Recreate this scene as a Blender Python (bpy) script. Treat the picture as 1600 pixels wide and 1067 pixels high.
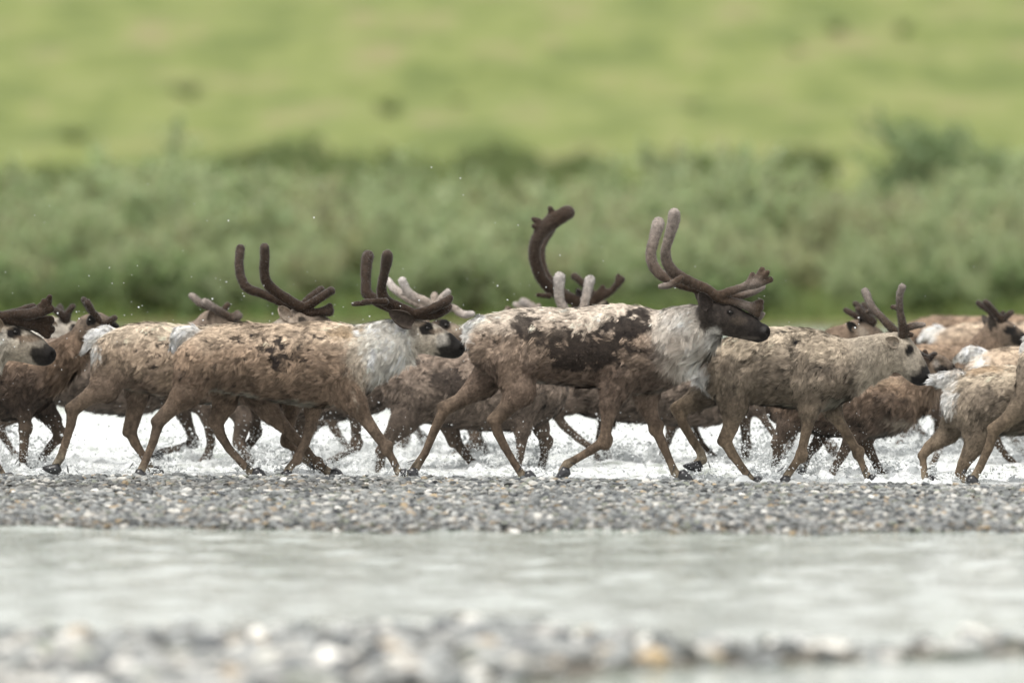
import bpy, math, random
import numpy as np
from mathutils import Vector, Matrix

random.seed(7)
RNG = np.random.default_rng(11)
for o in list(bpy.data.objects):
    bpy.data.objects.remove(o, do_unlink=True)
scene = bpy.context.scene
COL = scene.collection

# ------------------------------------------------------------------ camera
F = 11750.0                      # focal length in photo pixels (photo 1600 wide)
D0, H0 = 50.0, 2.0               # distance to the herd, camera height
PITCH = math.atan(253.5 / F)
cam_d = bpy.data.cameras.new('camera')
cam = bpy.data.objects.new('camera', cam_d); COL.objects.link(cam)
cam.location = (0, -D0, H0)
cam.rotation_euler = (math.pi / 2 - PITCH, 0, 0)
cam_d.sensor_width = 36.0
cam_d.lens = 36.0 * F / 1600.0
cam_d.clip_start = 0.5
cam_d.clip_end = 4000
cam_d.dof.use_dof = True
cam_d.dof.focus_distance = D0 - 0.4
cam_d.dof.aperture_fstop = 1.3
scene.camera = cam
scene.render.resolution_x, scene.render.resolution_y = 1024, 682

# ------------------------------------------------------------------ sky and sun (bright overcast)
SUN_EL, SUN_AZ = math.radians(62), math.radians(215)      # high behind the clouds, a little to the camera's left
world = bpy.data.worlds.new('World'); scene.world = world
world.use_nodes = True
wn, wl = world.node_tree.nodes, world.node_tree.links
wn.clear()
w_out = wn.new('ShaderNodeOutputWorld'); w_bg = wn.new('ShaderNodeBackground')
w_sky = wn.new('ShaderNodeTexSky'); w_sky.sky_type = 'NISHITA'
w_sky.sun_disc = False
w_sky.sun_elevation = SUN_EL; w_sky.sun_rotation = SUN_AZ
w_sky.air_density = 1.0; w_sky.dust_density = 3.0; w_sky.ozone_density = 1.0
w_mix = wn.new('ShaderNodeMix'); w_mix.data_type = 'RGBA'
w_mix.inputs['Factor'].default_value = 0.82               # cloud cover over the blue
w_mix.inputs['B'].default_value = (10.2, 10.1, 9.8, 1)
wl.new(w_sky.outputs[0], w_mix.inputs['A'])
wl.new(w_mix.outputs['Result'], w_bg.inputs['Color'])
w_bg.inputs['Strength'].default_value = 0.068
wl.new(w_bg.outputs[0], w_out.inputs['Surface'])
sun_d = bpy.data.lights.new('sun', 'SUN'); sun_d.energy = 1.5
sun_d.angle = math.radians(25); sun_d.color = (1.0, 0.96, 0.9)
sun = bpy.data.objects.new('sun', sun_d); COL.objects.link(sun)
sdir = Vector((math.sin(SUN_AZ) * math.cos(SUN_EL), math.cos(SUN_AZ) * math.cos(SUN_EL), math.sin(SUN_EL)))
sun.rotation_euler = sdir.to_track_quat('Z', 'Y').to_euler()
sun.location = (0, 0, 30)
scene.view_settings.view_transform = 'Standard'
scene.view_settings.look = 'None'
scene.view_settings.exposure = 1.27
scene.view_settings.gamma = 1.0

# ------------------------------------------------------------------ helpers
def W(px, py, Y):
    """photo pixel + depth -> world point"""
    c, s = math.cos(PITCH), math.sin(PITCH)
    u, v = (px - 800.0) / F, -(py - 533.5) / F
    dx, dy, dz = u, c + v * s, -s + v * c
    t = (Y + D0) / dy
    return np.array([dx * t, Y, H0 + dz * t])

_RT = np.random.default_rng(5).random((32, 32, 32))
def vnoise(p):
    p = np.asarray(p, float)
    i = np.floor(p).astype(int); f = p - i
    f = f * f * (3 - 2 * f)
    i0 = i % 32; i1 = (i + 1) % 32
    x0, y0, z0 = i0[..., 0], i0[..., 1], i0[..., 2]
    x1, y1, z1 = i1[..., 0], i1[..., 1], i1[..., 2]
    fx, fy, fz = f[..., 0], f[..., 1], f[..., 2]
    a = _RT[x0, y0, z0] * (1 - fx) + _RT[x1, y0, z0] * fx
    b = _RT[x0, y1, z0] * (1 - fx) + _RT[x1, y1, z0] * fx
    c = _RT[x0, y0, z1] * (1 - fx) + _RT[x1, y0, z1] * fx
    d = _RT[x0, y1, z1] * (1 - fx) + _RT[x1, y1, z1] * fx
    return (a * (1 - fy) + b * fy) * (1 - fz) + (c * (1 - fy) + d * fy) * fz
def fbm(p, o=3):
    s = 0; a = 0.5; p = np.asarray(p, float)
    for k in range(o):
        s = s + a * vnoise(p * 2 ** k + 7.3 * k); a *= 0.5
    return s / (1 - 0.5 ** o)
def sstep(a, b, x):
    t = np.clip((x - a) / (b - a), 0, 1)
    return t * t * (3 - 2 * t)

def mesh_np(name, v, f_list, smooth=True):
    """f_list: list of int arrays (n,k)"""
    me = bpy.data.meshes.new(name)
    v = np.asarray(v, np.float32)
    me.vertices.add(len(v)); me.vertices.foreach_set('co', v.ravel())
    tot = sum(a.size for a in f_list); nf = sum(len(a) for a in f_list)
    me.loops.add(tot); me.polygons.add(nf)
    me.loops.foreach_set('vertex_index', np.concatenate([a.ravel() for a in f_list]).astype(np.int32))
    sizes = np.concatenate([np.full(len(a), a.shape[1]) for a in f_list])
    me.polygons.foreach_set('loop_start', np.concatenate([[0], np.cumsum(sizes)[:-1]]).astype(np.int32))
    me.polygons.foreach_set('use_smooth', np.full(nf, smooth))
    me.update(calc_edges=True); me.validate()
    return me
def set_attr(me, name, kind, data, domain='POINT'):
    a = me.attributes.new(name, kind, domain)
    key = {'FLOAT_COLOR': 'color', 'FLOAT_VECTOR': 'vector', 'FLOAT': 'value', 'INT': 'value'}[kind]
    a.data.foreach_set(key, np.ascontiguousarray(data).ravel())
def rgba(c):
    return np.concatenate([np.clip(c, 0, 1), np.ones((len(c), 1))], 1).astype(np.float32)
def obj(name, me, mat=None, parent=None, loc=None):
    o = bpy.data.objects.new(name, me); COL.objects.link(o)
    if mat: me.materials.append(mat)
    if parent: o.parent = parent
    if loc is not None: o.location = loc
    return o
def tag(o, label=None, cat=None, group=None, kind=None):
    if label: o['label'] = label
    if cat: o['category'] = cat
    if group: o['group'] = group
    if kind: o['kind'] = kind
    return o
def empty(name, loc):
    o = bpy.data.objects.new(name, None); COL.objects.link(o); o.location = loc
    o.empty_display_size = 0.2
    return o

# ------------------------------------------------------------------ materials
def new_mat(name):
    m = bpy.data.materials.new(name); m.use_nodes = True
    n = m.node_tree.nodes; n.clear()
    out = n.new('ShaderNodeOutputMaterial'); b = n.new('ShaderNodeBsdfPrincipled')
    m.node_tree.links.new(b.outputs[0], out.inputs['Surface'])
    return m, n, m.node_tree.links, b, out
def attr_mat(name, attr='Col', rough=0.7, spec=0.3, noise=0, nscale=40, sheen=0, instancer=False, bump=0, bscale=100, normal_attr=None):
    m, n, l, b, out = new_mat(name)
    a = n.new('ShaderNodeAttribute'); a.attribute_name = attr
    if instancer: a.attribute_type = 'INSTANCER'
    src = a.outputs['Color']
    if noise:
        tc = n.new('ShaderNodeTexCoord'); t = n.new('ShaderNodeTexNoise'); t.inputs['Scale'].default_value = nscale
        t.inputs['Detail'].default_value = 4
        l.new(tc.outputs['Object'], t.inputs['Vector'])
        mr = n.new('ShaderNodeMapRange'); mr.inputs['To Min'].default_value = 1 - noise; mr.inputs['To Max'].default_value = 1 + noise
        mr.inputs['From Min'].default_value = 0.25; mr.inputs['From Max'].default_value = 0.75
        l.new(t.outputs['Fac'], mr.inputs['Value'])
        mx = n.new('ShaderNodeMix'); mx.data_type = 'RGBA'; mx.blend_type = 'MULTIPLY'; mx.inputs['Factor'].default_value = 1
        l.new(src, mx.inputs['A']); l.new(mr.outputs[0], mx.inputs['B']); src = mx.outputs['Result']
    l.new(src, b.inputs['Base Color'])
    b.inputs['Roughness'].default_value = rough
    b.inputs['Specular IOR Level'].default_value = spec
    if sheen:
        b.inputs['Sheen Weight'].default_value = sheen; b.inputs['Sheen Roughness'].default_value = 0.35
        b.inputs['Sheen Tint'].default_value = (1, 0.95, 0.9, 1)
    if bump:
        tc = n.new('ShaderNodeTexCoord'); t = n.new('ShaderNodeTexNoise'); t.inputs['Scale'].default_value = bscale
        t.inputs['Detail'].default_value = 3
        l.new(tc.outputs['Object'], t.inputs['Vector'])
        bp = n.new('ShaderNodeBump'); bp.inputs['Strength'].default_value = bump; bp.inputs['Distance'].default_value = 0.01
        l.new(t.outputs['Fac'], bp.inputs['Height']); l.new(bp.outputs[0], b.inputs['Normal'])
    if normal_attr:
        na = n.new('ShaderNodeAttribute'); na.attribute_name = normal_attr
        l.new(na.outputs['Vector'], b.inputs['Normal'])
    return m
M_SKIN = attr_mat('caribou_hide', rough=0.8, spec=0.2, noise=0.35, nscale=55, bump=0.4, bscale=90)
M_FUR = attr_mat('caribou_fur', rough=0.65, spec=0.25, normal_attr='fn')
M_VELVET = attr_mat('antler_velvet', rough=0.9, spec=0.1, noise=0.4, nscale=45, sheen=0.3, bump=0.3, bscale=220)
def flat_mat(name, c, rough, spec=0.5):
    m, n, l, b, out = new_mat(name)
    tc = n.new('ShaderNodeTexCoord'); t = n.new('ShaderNodeTexNoise'); t.inputs['Scale'].default_value = 60
    l.new(tc.outputs['Object'], t.inputs['Vector'])
    r = n.new('ShaderNodeMix'); r.data_type = 'RGBA'
    r.inputs['A'].default_value = (c[0] * .6, c[1] * .6, c[2] * .6, 1); r.inputs['B'].default_value = (c[0] * 1.5, c[1] * 1.5, c[2] * 1.5, 1)
    l.new(t.outputs['Fac'], r.inputs['Factor']); l.new(r.outputs['Result'], b.inputs['Base Color'])
    b.inputs['Roughness'].default_value = rough; b.inputs['Specular IOR Level'].default_value = spec
    return m
M_HOOF = flat_mat('wet_hoof_horn', (0.016, 0.016, 0.018), 0.28)
M_EYE = flat_mat('wet_eye', (0.006, 0.005, 0.004), 0.3, 0.3)
def leaf_mat(name, trans=0.35):
    m, n, l, b, out = new_mat(name)
    a = n.new('ShaderNodeAttribute'); a.attribute_name = 'Col'
    l.new(a.outputs['Color'], b.inputs['Base Color']); b.inputs['Roughness'].default_value = 0.55
    b.inputs['Specular IOR Level'].default_value = 0.3
    t = n.new('ShaderNodeBsdfTranslucent'); l.new(a.outputs['Color'], t.inputs['Color'])
    mx = n.new('ShaderNodeMixShader'); mx.inputs[0].default_value = trans
    l.new(b.outputs[0], mx.inputs[1]); l.new(t.outputs[0], mx.inputs[2]); l.new(mx.outputs[0], out.inputs['Surface'])
    return m
M_LEAF = leaf_mat('willow_leaf', 0.45); M_GRASS = leaf_mat('grass_blade', 0.3)
M_BARK = flat_mat('willow_bark', (0.11, 0.085, 0.065), 0.85, 0.2)

# ------------------------------------------------------------------ ground profile
def lerp_tab(x, xs, ys):
    return np.interp(x, xs, ys)
def to_world_edge(pairs, z=0.0):
    P = []
    for px, py in pairs:
        d = F * (H0 - z) / (py - 280.0)
        P.append(((px - 800) * d / F, d - D0))
    P = sorted(P); return np.array([p[0] for p in P]), np.array([p[1] for p in P])
BAR_FX, BAR_FY = to_world_edge([(-400, 824), (0, 827), (400, 832), (800, 835), (1200, 837), (1600, 837), (2000, 838)])
BAR_CX, BAR_CY = to_world_edge([(-400, 749), (0, 751), (400, 752), (800, 755), (1100, 760), (1600, 766), (2000, 770)], 0.05)
SP_BX, SP_BY = to_world_edge([(-600, 1004), (0, 997), (300, 994), (560, 989), (800, 988), (960, 1002), (1150, 1014), (1350, 1016), (1600, 1004), (2000, 996)])
SP_FX, SP_FY = to_world_edge([(-600, 1260), (0, 1200), (500, 1120), (800, 1078), (1000, 1062), (1150, 1050), (1350, 1044), (1600, 1030), (2000, 1012)])
def bed_height(x, y):
    x = np.asarray(x, float); y = np.asarray(y, float)
    n = fbm(np.stack([x * .9, y * .9, x * 0 + 3.1], -1), 3) - 0.5
    fy = np.interp(x, BAR_FX, BAR_FY) + n * 0.10; cy = np.interp(x, BAR_CX, BAR_CY)
    h = np.full(np.shape(x), -0.28)
    # gravel bar: front edge rises to the crest, then falls away behind
    up = sstep(0, 1, (y - fy + 0.9) / 1.5)
    bar = -0.28 + up * 0.315 + sstep(0, 1, (y - fy) / (cy - fy)) * 0.028
    dn = sstep(0, 1, (y - cy) / 1.6)
    h = np.where(y < cy, bar, 0.063 - dn * 0.088 - sstep(0.8, 4.5, y - cy) * 0.10)
    h = np.where(y < fy - 1.0, -0.28, h)
    # near spit
    by = np.interp(x, SP_BX, SP_BY) + n * 0.35; fy2 = np.interp(x, SP_FX, SP_FY) + n * 0.3
    sp = np.minimum(sstep(0, 1, (by + 0.45 - y) / 1.1), sstep(0, 1, (y - fy2 + 0.35) / 0.9))
    h = np.where(y < -11, -0.28 + sp * 0.33, h)
    # the bank at the photographer's side and the far bank
    h = np.where(y < -30, np.maximum(h, -0.28 + sstep(-30, -38, y) * 0.6), h)
    return h + n * 0.03

def grid_mesh(name, xs, ys, hf):
    X, Y = np.meshgrid(xs, ys)
    Z = hf(X, Y)
    v = np.stack([X, Y, Z], -1).reshape(-1, 3)
    nx, ny = len(xs), len(ys)
    i = np.arange(nx - 1)[None, :] + np.arange(ny - 1)[:, None] * nx
    f = np.stack([i, i + 1, i + 1 + nx, i + nx], -1).reshape(-1, 4)
    return mesh_np(name, v, [f]), v
def spaced(lo, hi, step, far, grow=1.25):
    a = list(np.arange(lo, hi + step * .5, step))
    s = step
    while a[-1] < far: s *= grow; a.append(a[-1] + s)
    s = step; left = []
    x = lo
    while x > -far: s *= grow; x -= s; left.append(x)
    return np.array(left[::-1] + a)

XS_BED = spaced(-6.5, 6.5, 0.18, 120)
YS_BED = np.concatenate([np.arange(-49, -20, 0.5), np.arange(-20, 6, 0.16), np.arange(6, 54.01, 0.6)])
me, v = grid_mesh('riverbed', XS_BED, YS_BED, bed_height)
def mat_bed():
    m, n, l, b, out = new_mat('wet_silt')
    tc = n.new('ShaderNodeTexCoord'); t = n.new('ShaderNodeTexNoise'); t.inputs['Scale'].default_value = 3
    t.inputs['Detail'].default_value = 8; t.inputs['Roughness'].default_value = 0.7
    l.new(tc.outputs['Object'], t.inputs['Vector'])
    r = n.new('ShaderNodeValToRGB'); r.color_ramp.elements[0].position = 0.3; r.color_ramp.elements[1].position = 0.7
    r.color_ramp.elements[0].color = (0.07, 0.06, 0.045, 1); r.color_ramp.elements[1].color = (0.17, 0.155, 0.125, 1)
    l.new(t.outputs['Fac'], r.inputs[0]); l.new(r.outputs[0], b.inputs['Base Color'])
    b.inputs['Roughness'].default_value = 0.7
    bp = n.new('ShaderNodeBump'); bp.inputs['Distance'].default_value = 0.03
    t2 = n.new('ShaderNodeTexVoronoi'); t2.inputs['Scale'].default_value = 30
    l.new(tc.outputs['Object'], t2.inputs['Vector']); l.new(t2.outputs['Distance'], bp.inputs['Height']); l.new(bp.outputs[0], b.inputs['Normal'])
    return m
tag(obj('riverbed', me, mat_bed()), kind='structure')

# ------------------------------------------------------------------ hill beyond the far bank
def hill_height(x, y):
    x = np.asarray(x, float); y = np.asarray(y, float)
    z = -0.06 + sstep(50.4, 51.6, y) * 0.17 + 0.008 * (y - 51) + 42 * sstep(95, 900, y)
    n = fbm(np.stack([x * .05, y * .02, x * 0 + 9], -1), 3) - 0.5
    z = z + n * 2.2 * sstep(90, 200, y)
    n2 = fbm(np.stack([x * .55, y * .3, x * 0 + 1], -1), 3) - 0.5
    z = z + n2 * (0.10 + 0.5 * sstep(70, 160, y))
    return np.where(y < 50.4, z - 0.2, z)
XS_H = spaced(-26, 26, 0.6, 420, 1.18)
YS_H = np.concatenate([[49.2, 49.8], np.arange(50.2, 56, 0.25), np.arange(56, 130, 0.8), np.arange(130, 420, 1.6), np.linspace(420, 1300, 40)])
me, v = grid_mesh('hill', XS_H, YS_H, hill_height)
def mat_hill():
    m, n, l, b, out = new_mat('tundra_meadow')
    tc = n.new('ShaderNodeTexCoord')
    mp = n.new('ShaderNodeMapping'); mp.inputs['Scale'].default_value = (0.22, 0.045, 0.0)
    l.new(tc.outputs['Object'], mp.inputs['Vector'])
    t = n.new('ShaderNodeTexNoise'); t.inputs['Scale'].default_value = 1; t.inputs['Detail'].default_value = 7; t.inputs['Roughness'].default_value = 0.7
    l.new(mp.outputs[0], t.inputs['Vector'])
    r = n.new('ShaderNodeValToRGB'); e = r.color_ramp.elements
    e[0].position = 0.42; e[0].color = (0.10, 0.128, 0.038, 1)
    e[1].position = 0.61; e[1].color = (0.18, 0.168, 0.08, 1)
    k = e.new(0.475); k.color = (0.13, 0.157, 0.047, 1)
    k = e.new(0.54); k.color = (0.162, 0.188, 0.062, 1)
    l.new(t.outputs['Fac'], r.inputs[0])
    # bare brown soil on the cut bank
    ge = n.new('ShaderNodeSeparateXYZ'); l.new(tc.outputs['Object'], ge.inputs[0])
    mr = n.new('ShaderNodeMapRange'); mr.inputs['From Min'].default_value = 50.8; mr.inputs['From Max'].default_value = 51.6
    l.new(ge.outputs['Y'], mr.inputs['Value'])
    mx = n.new('ShaderNodeMix'); mx.data_type = 'RGBA'; mx.inputs['A'].default_value = (0.07, 0.055, 0.04, 1)
    l.new(mr.outputs[0], mx.inputs['Factor']); l.new(r.outputs[0], mx.inputs['B'])
    l.new(mx.outputs['Result'], b.inputs['Base Color']); b.inputs['Roughness'].default_value = 0.95
    b.inputs['Specular IOR Level'].default_value = 0.1
    return m
tag(obj('hill', me, mat_hill()), kind='structure')

# ------------------------------------------------------------------ river water
def water_z(x, y):
    def nz(sx, sy, sd, o=2):
        return fbm(np.stack([x * sx, y * sy, np.full(np.shape(x), sd)], -1), o) - 0.5
    front = sstep(-2.5, -4.5, y)
    z = front * (nz(3.0, 2.6, 2.2, 3) * 0.046 + nz(8.0, 6.0, 5.5, 2) * 0.014)
    herd = sstep(-1.6, 0.2, y) * (1 - sstep(13, 22, y))
    rough = np.abs(nz(2.0, 1.4, 8.1, 3)) * 0.12 + np.abs(nz(7, 6, 4.4, 2)) * 0.11 + nz(15, 13, 1.4, 2) * 0.06
    z = z + herd * (rough - 0.03)
    z = z + (1 - front) * (1 - herd) * nz(1.2, 1.6, 6.6, 3) * 0.09 * sstep(8, 16, y)
    return z
XS_W = spaced(-4.8, 4.8, 0.088, 120, 1.3)
YS_W = np.concatenate([np.arange(-48, -20, 0.8), np.arange(-20, -2.2, 0.085), np.arange(-2.2, 8, 0.055), np.arange(8, 20, 0.18), np.arange(20, 54.01, 0.4)])
me, v = grid_mesh('river', XS_W, YS_W, water_z)
herd = sstep(-1.8, -0.6, v[:, 1]) * (1 - sstep(9, 17, v[:, 1]))
fo = fbm(v * np.array([3.0, 2.2, 0]) + 4, 4)
foam = herd * sstep(0.22, 0.42, fo)
set_attr(me, 'foam', 'FLOAT', foam.astype(np.float32))
def mat_water():
    m, n, l, b, out = new_mat('silty_river_water')
    tc = n.new('ShaderNodeTexCoord')
    b.inputs['Base Color'].default_value = (0.19, 0.215, 0.175, 1); b.inputs['Roughness'].default_value = 0.09
    b.inputs['IOR'].default_value = 1.33
    t = n.new('ShaderNodeTexNoise'); t.inputs['Scale'].default_value = 9; t.inputs['Detail'].default_value = 3
    mp = n.new('ShaderNodeMapping'); mp.inputs['Scale'].default_value = (0.8, 1.5, 1)
    l.new(tc.outputs['Object'], mp.inputs['Vector']); l.new(mp.outputs[0], t.inputs['Vector'])
    bp = n.new('ShaderNodeBump'); bp.inputs['Strength'].default_value = 0.55; bp.inputs['Distance'].default_value = 0.02
    l.new(t.outputs['Fac'], bp.inputs['Height']); l.new(bp.outputs[0], b.inputs['Normal'])
    # churned foam
    fb = n.new('ShaderNodeBsdfPrincipled'); fb.inputs['Base Color'].default_value = (0.62, 0.64, 0.635, 1); fb.inputs['Roughness'].default_value = 0.45
    t2 = n.new('ShaderNodeTexNoise'); t2.inputs['Scale'].default_value = 38; t2.inputs['Detail'].default_value = 6
    l.new(tc.outputs['Object'], t2.inputs['Vector'])
    bp2 = n.new('ShaderNodeBump'); bp2.inputs['Strength'].default_value = 0.8; bp2.inputs['Distance'].default_value = 0.02
    l.new(t2.outputs['Fac'], bp2.inputs['Height']); l.new(bp2.outputs[0], fb.inputs['Normal'])
    a = n.new('ShaderNodeAttribute'); a.attribute_name = 'foam'
    t3 = n.new('ShaderNodeTexNoise'); t3.inputs['Scale'].default_value = 16; t3.inputs['Detail'].default_value = 5
    l.new(tc.outputs['Object'], t3.inputs['Vector'])
    mr = n.new('ShaderNodeMapRange'); mr.inputs['From Min'].default_value = 0.36; mr.inputs['From Max'].default_value = 0.52
    mr.inputs['To Min'].default_value = 0.35
    l.new(t3.outputs['Fac'], mr.inputs['Value'])
    mu = n.new('ShaderNodeMath'); mu.operation = 'MULTIPLY'; l.new(a.outputs['Fac'], mu.inputs[0]); l.new(mr.outputs[0], mu.inputs[1])
    mx = n.new('ShaderNodeMixShader'); l.new(mu.outputs[0], mx.inputs[0]); l.new(b.outputs[0], mx.inputs[1]); l.new(fb.outputs[0], mx.inputs[2])
    l.new(mx.outputs[0], out.inputs['Surface'])
    return m
tag(obj('river', me, mat_water()), kind='structure')

# ------------------------------------------------------------------ gravel (pebbles instanced on points)
def pebble_tree():
    ng = bpy.data.node_groups.new('pebble_scatter', 'GeometryNodeTree')
    ng.interface.new_socket('Geometry', in_out='INPUT', socket_type='NodeSocketGeometry')
    ng.interface.new_socket('Geometry', in_out='OUTPUT', socket_type='NodeSocketGeometry')
    n, l = ng.nodes, ng.links
    gi = n.new('NodeGroupInput'); go = n.new('NodeGroupOutput')
    join = n.new('GeometryNodeJoinGeometry')
    for k in range(5):
        ico = n.new('GeometryNodeMeshIcoSphere'); ico.inputs['Subdivisions'].default_value = 3; ico.inputs['Radius'].default_value = 0.5
        sp = n.new('GeometryNodeSetPosition')
        no = n.new('ShaderNodeTexNoise'); no.noise_dimensions = '4D'; no.inputs['W'].default_value = 3.7 * k; no.inputs['Scale'].default_value = 1.7
        no.inputs['Detail'].default_value = 1.5
        sub = n.new('ShaderNodeVectorMath'); sub.operation = 'SUBTRACT'; sub.inputs[1].default_value = (0.5, 0.5, 0.5)
        sc = n.new('ShaderNodeVectorMath'); sc.operation = 'SCALE'; sc.inputs['Scale'].default_value = 0.75
        l.new(no.outputs['Color'], sub.inputs[0]); l.new(sub.outputs[0], sc.inputs[0]); l.new(sc.outputs[0], sp.inputs['Offset'])
        l.new(ico.outputs['Mesh'], sp.inputs['Geometry'])
        ss = n.new('GeometryNodeSetShadeSmooth'); l.new(sp.outputs[0], ss.inputs[0])
        sm = n.new('GeometryNodeSetMaterial'); sm.inputs['Material'].default_value = M_PEB; l.new(ss.outputs[0], sm.inputs[0])
        g2 = n.new('GeometryNodeGeometryToInstance'); l.new(sm.outputs[0], g2.inputs[0]); l.new(g2.outputs[0], join.inputs[0])
    iop = n.new('GeometryNodeInstanceOnPoints')
    l.new(gi.outputs[0], iop.inputs['Points']); l.new(join.outputs[0], iop.inputs['Instance'])
    iop.inputs['Pick Instance'].default_value = True
    def named(nm, ty):
        a = n.new('GeometryNodeInputNamedAttribute'); a.data_type = ty; a.inputs['Name'].default_value = nm
        return a.outputs['Attribute']
    l.new(named('pidx', 'INT'), iop.inputs['Instance Index'])
    l.new(named('pscale', 'FLOAT_VECTOR'), iop.inputs['Scale'])
    e2r = n.new('FunctionNodeEulerToRotation'); l.new(named('prot', 'FLOAT_VECTOR'), e2r.inputs[0]); l.new(e2r.outputs[0], iop.inputs['Rotation'])
    l.new(iop.outputs[0], go.inputs[0])
    return ng
M_PEB = attr_mat('river_pebble', attr='pcol', rough=0.55, spec=0.35, noise=0.25, nscale=4, instancer=True)
PTREE = pebble_tree()
PEB_COLS = np.array([(0.18, 0.188, 0.184), (0.12, 0.128, 0.127), (0.26, 0.265, 0.255), (0.37, 0.36, 0.33), (0.055, 0.06, 0.065), (0.30, 0.23, 0.14), (0.22, 0.18, 0.13), (0.5, 0.49, 0.46), (0.14, 0.15, 0.12)])
PEB_P = np.array([.25, .21, .19, .10, .09, .015, .05, .025, .07])
def gravel(name, pts, size, label, dark=None, gain=1.0, pp=PEB_P):
    n = len(pts)
    me = bpy.data.meshes.new(name); me.vertices.add(n); me.vertices.foreach_set('co', pts.astype(np.float32).ravel())
    s = size[:, None] * np.stack([RNG.uniform(.85, 1.45, n), RNG.uniform(.75, 1.1, n), RNG.uniform(.4, .72, n)], 1)
    c = PEB_COLS[RNG.choice(len(PEB_COLS), n, p=pp)] * RNG.uniform(.35, 1.25, (n, 1)) * gain
    if dark is not None: c = c * dark[:, None] + (1 - dark[:, None]) * np.array([0.02, 0.014, 0.008])
    set_attr(me, 'pscale', 'FLOAT_VECTOR', s.astype(np.float32))
    set_attr(me, 'prot', 'FLOAT_VECTOR', np.stack([RNG.normal(0, .25, n), RNG.normal(0, .25, n), RNG.uniform(0, 6.28, n)], 1).astype(np.float32))
    set_attr(me, 'pidx', 'INT', RNG.integers(0, 5, n).astype(np.int32))
    set_attr(me, 'pcol', 'FLOAT_COLOR', rgba(c))
    o = obj(name, me, M_PEB)
    md = o.modifiers.new('scatter', 'NODES'); md.node_group = PTREE
    return tag(o, label, 'gravel', kind='stuff')
def pebbles(x0, x1, y0, y1, n, smin, smax, keep):
    x = RNG.uniform(x0, x1, n); y = RNG.uniform(y0, y1, n)
    k = keep(x, y); x, y = x[k], y[k]
    s = smin * (smax / smin) ** (RNG.random(len(x)) ** 1.9)
    z = bed_height(x, y) + s * RNG.uniform(-.02, .2, len(x))
    return np.stack([x, y, z], 1), s
def keep_bar(x, y):
    h = bed_height(x, y)
    strip = np.exp(-((y + 2.3 - x * .1) / 0.5) ** 2) * sstep(0.2, -1.6, x)
    return (h > -0.07) & (RNG.random(len(x)) > strip * 0.6) & (y < np.interp(x, BAR_CX, BAR_CY) + 1.5)
pts, s = pebbles(-7, 7, -9, 0.5, 105000, 0.020, 0.060, keep_bar)
strip = np.exp(-((pts[:, 1] + 2.3 - pts[:, 0] * .1) / 0.5) ** 2) * sstep(0.2, -1.6, pts[:, 0])
gravel('gravel', pts, s, 'grey gravel bar of small rounded pebbles at the running hooves', 1 - strip * .45)
pts, s = pebbles(-6, 6, -27, -13.5, 26000, 0.045, 0.15, lambda x, y: bed_height(x, y) > -0.05)
gravel('gravel', pts, s, 'blurred pale gravel spit nearest the camera', None, 1.35, np.array([.25, .14, .24, .17, .06, .005, .025, .08, .03]))

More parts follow.
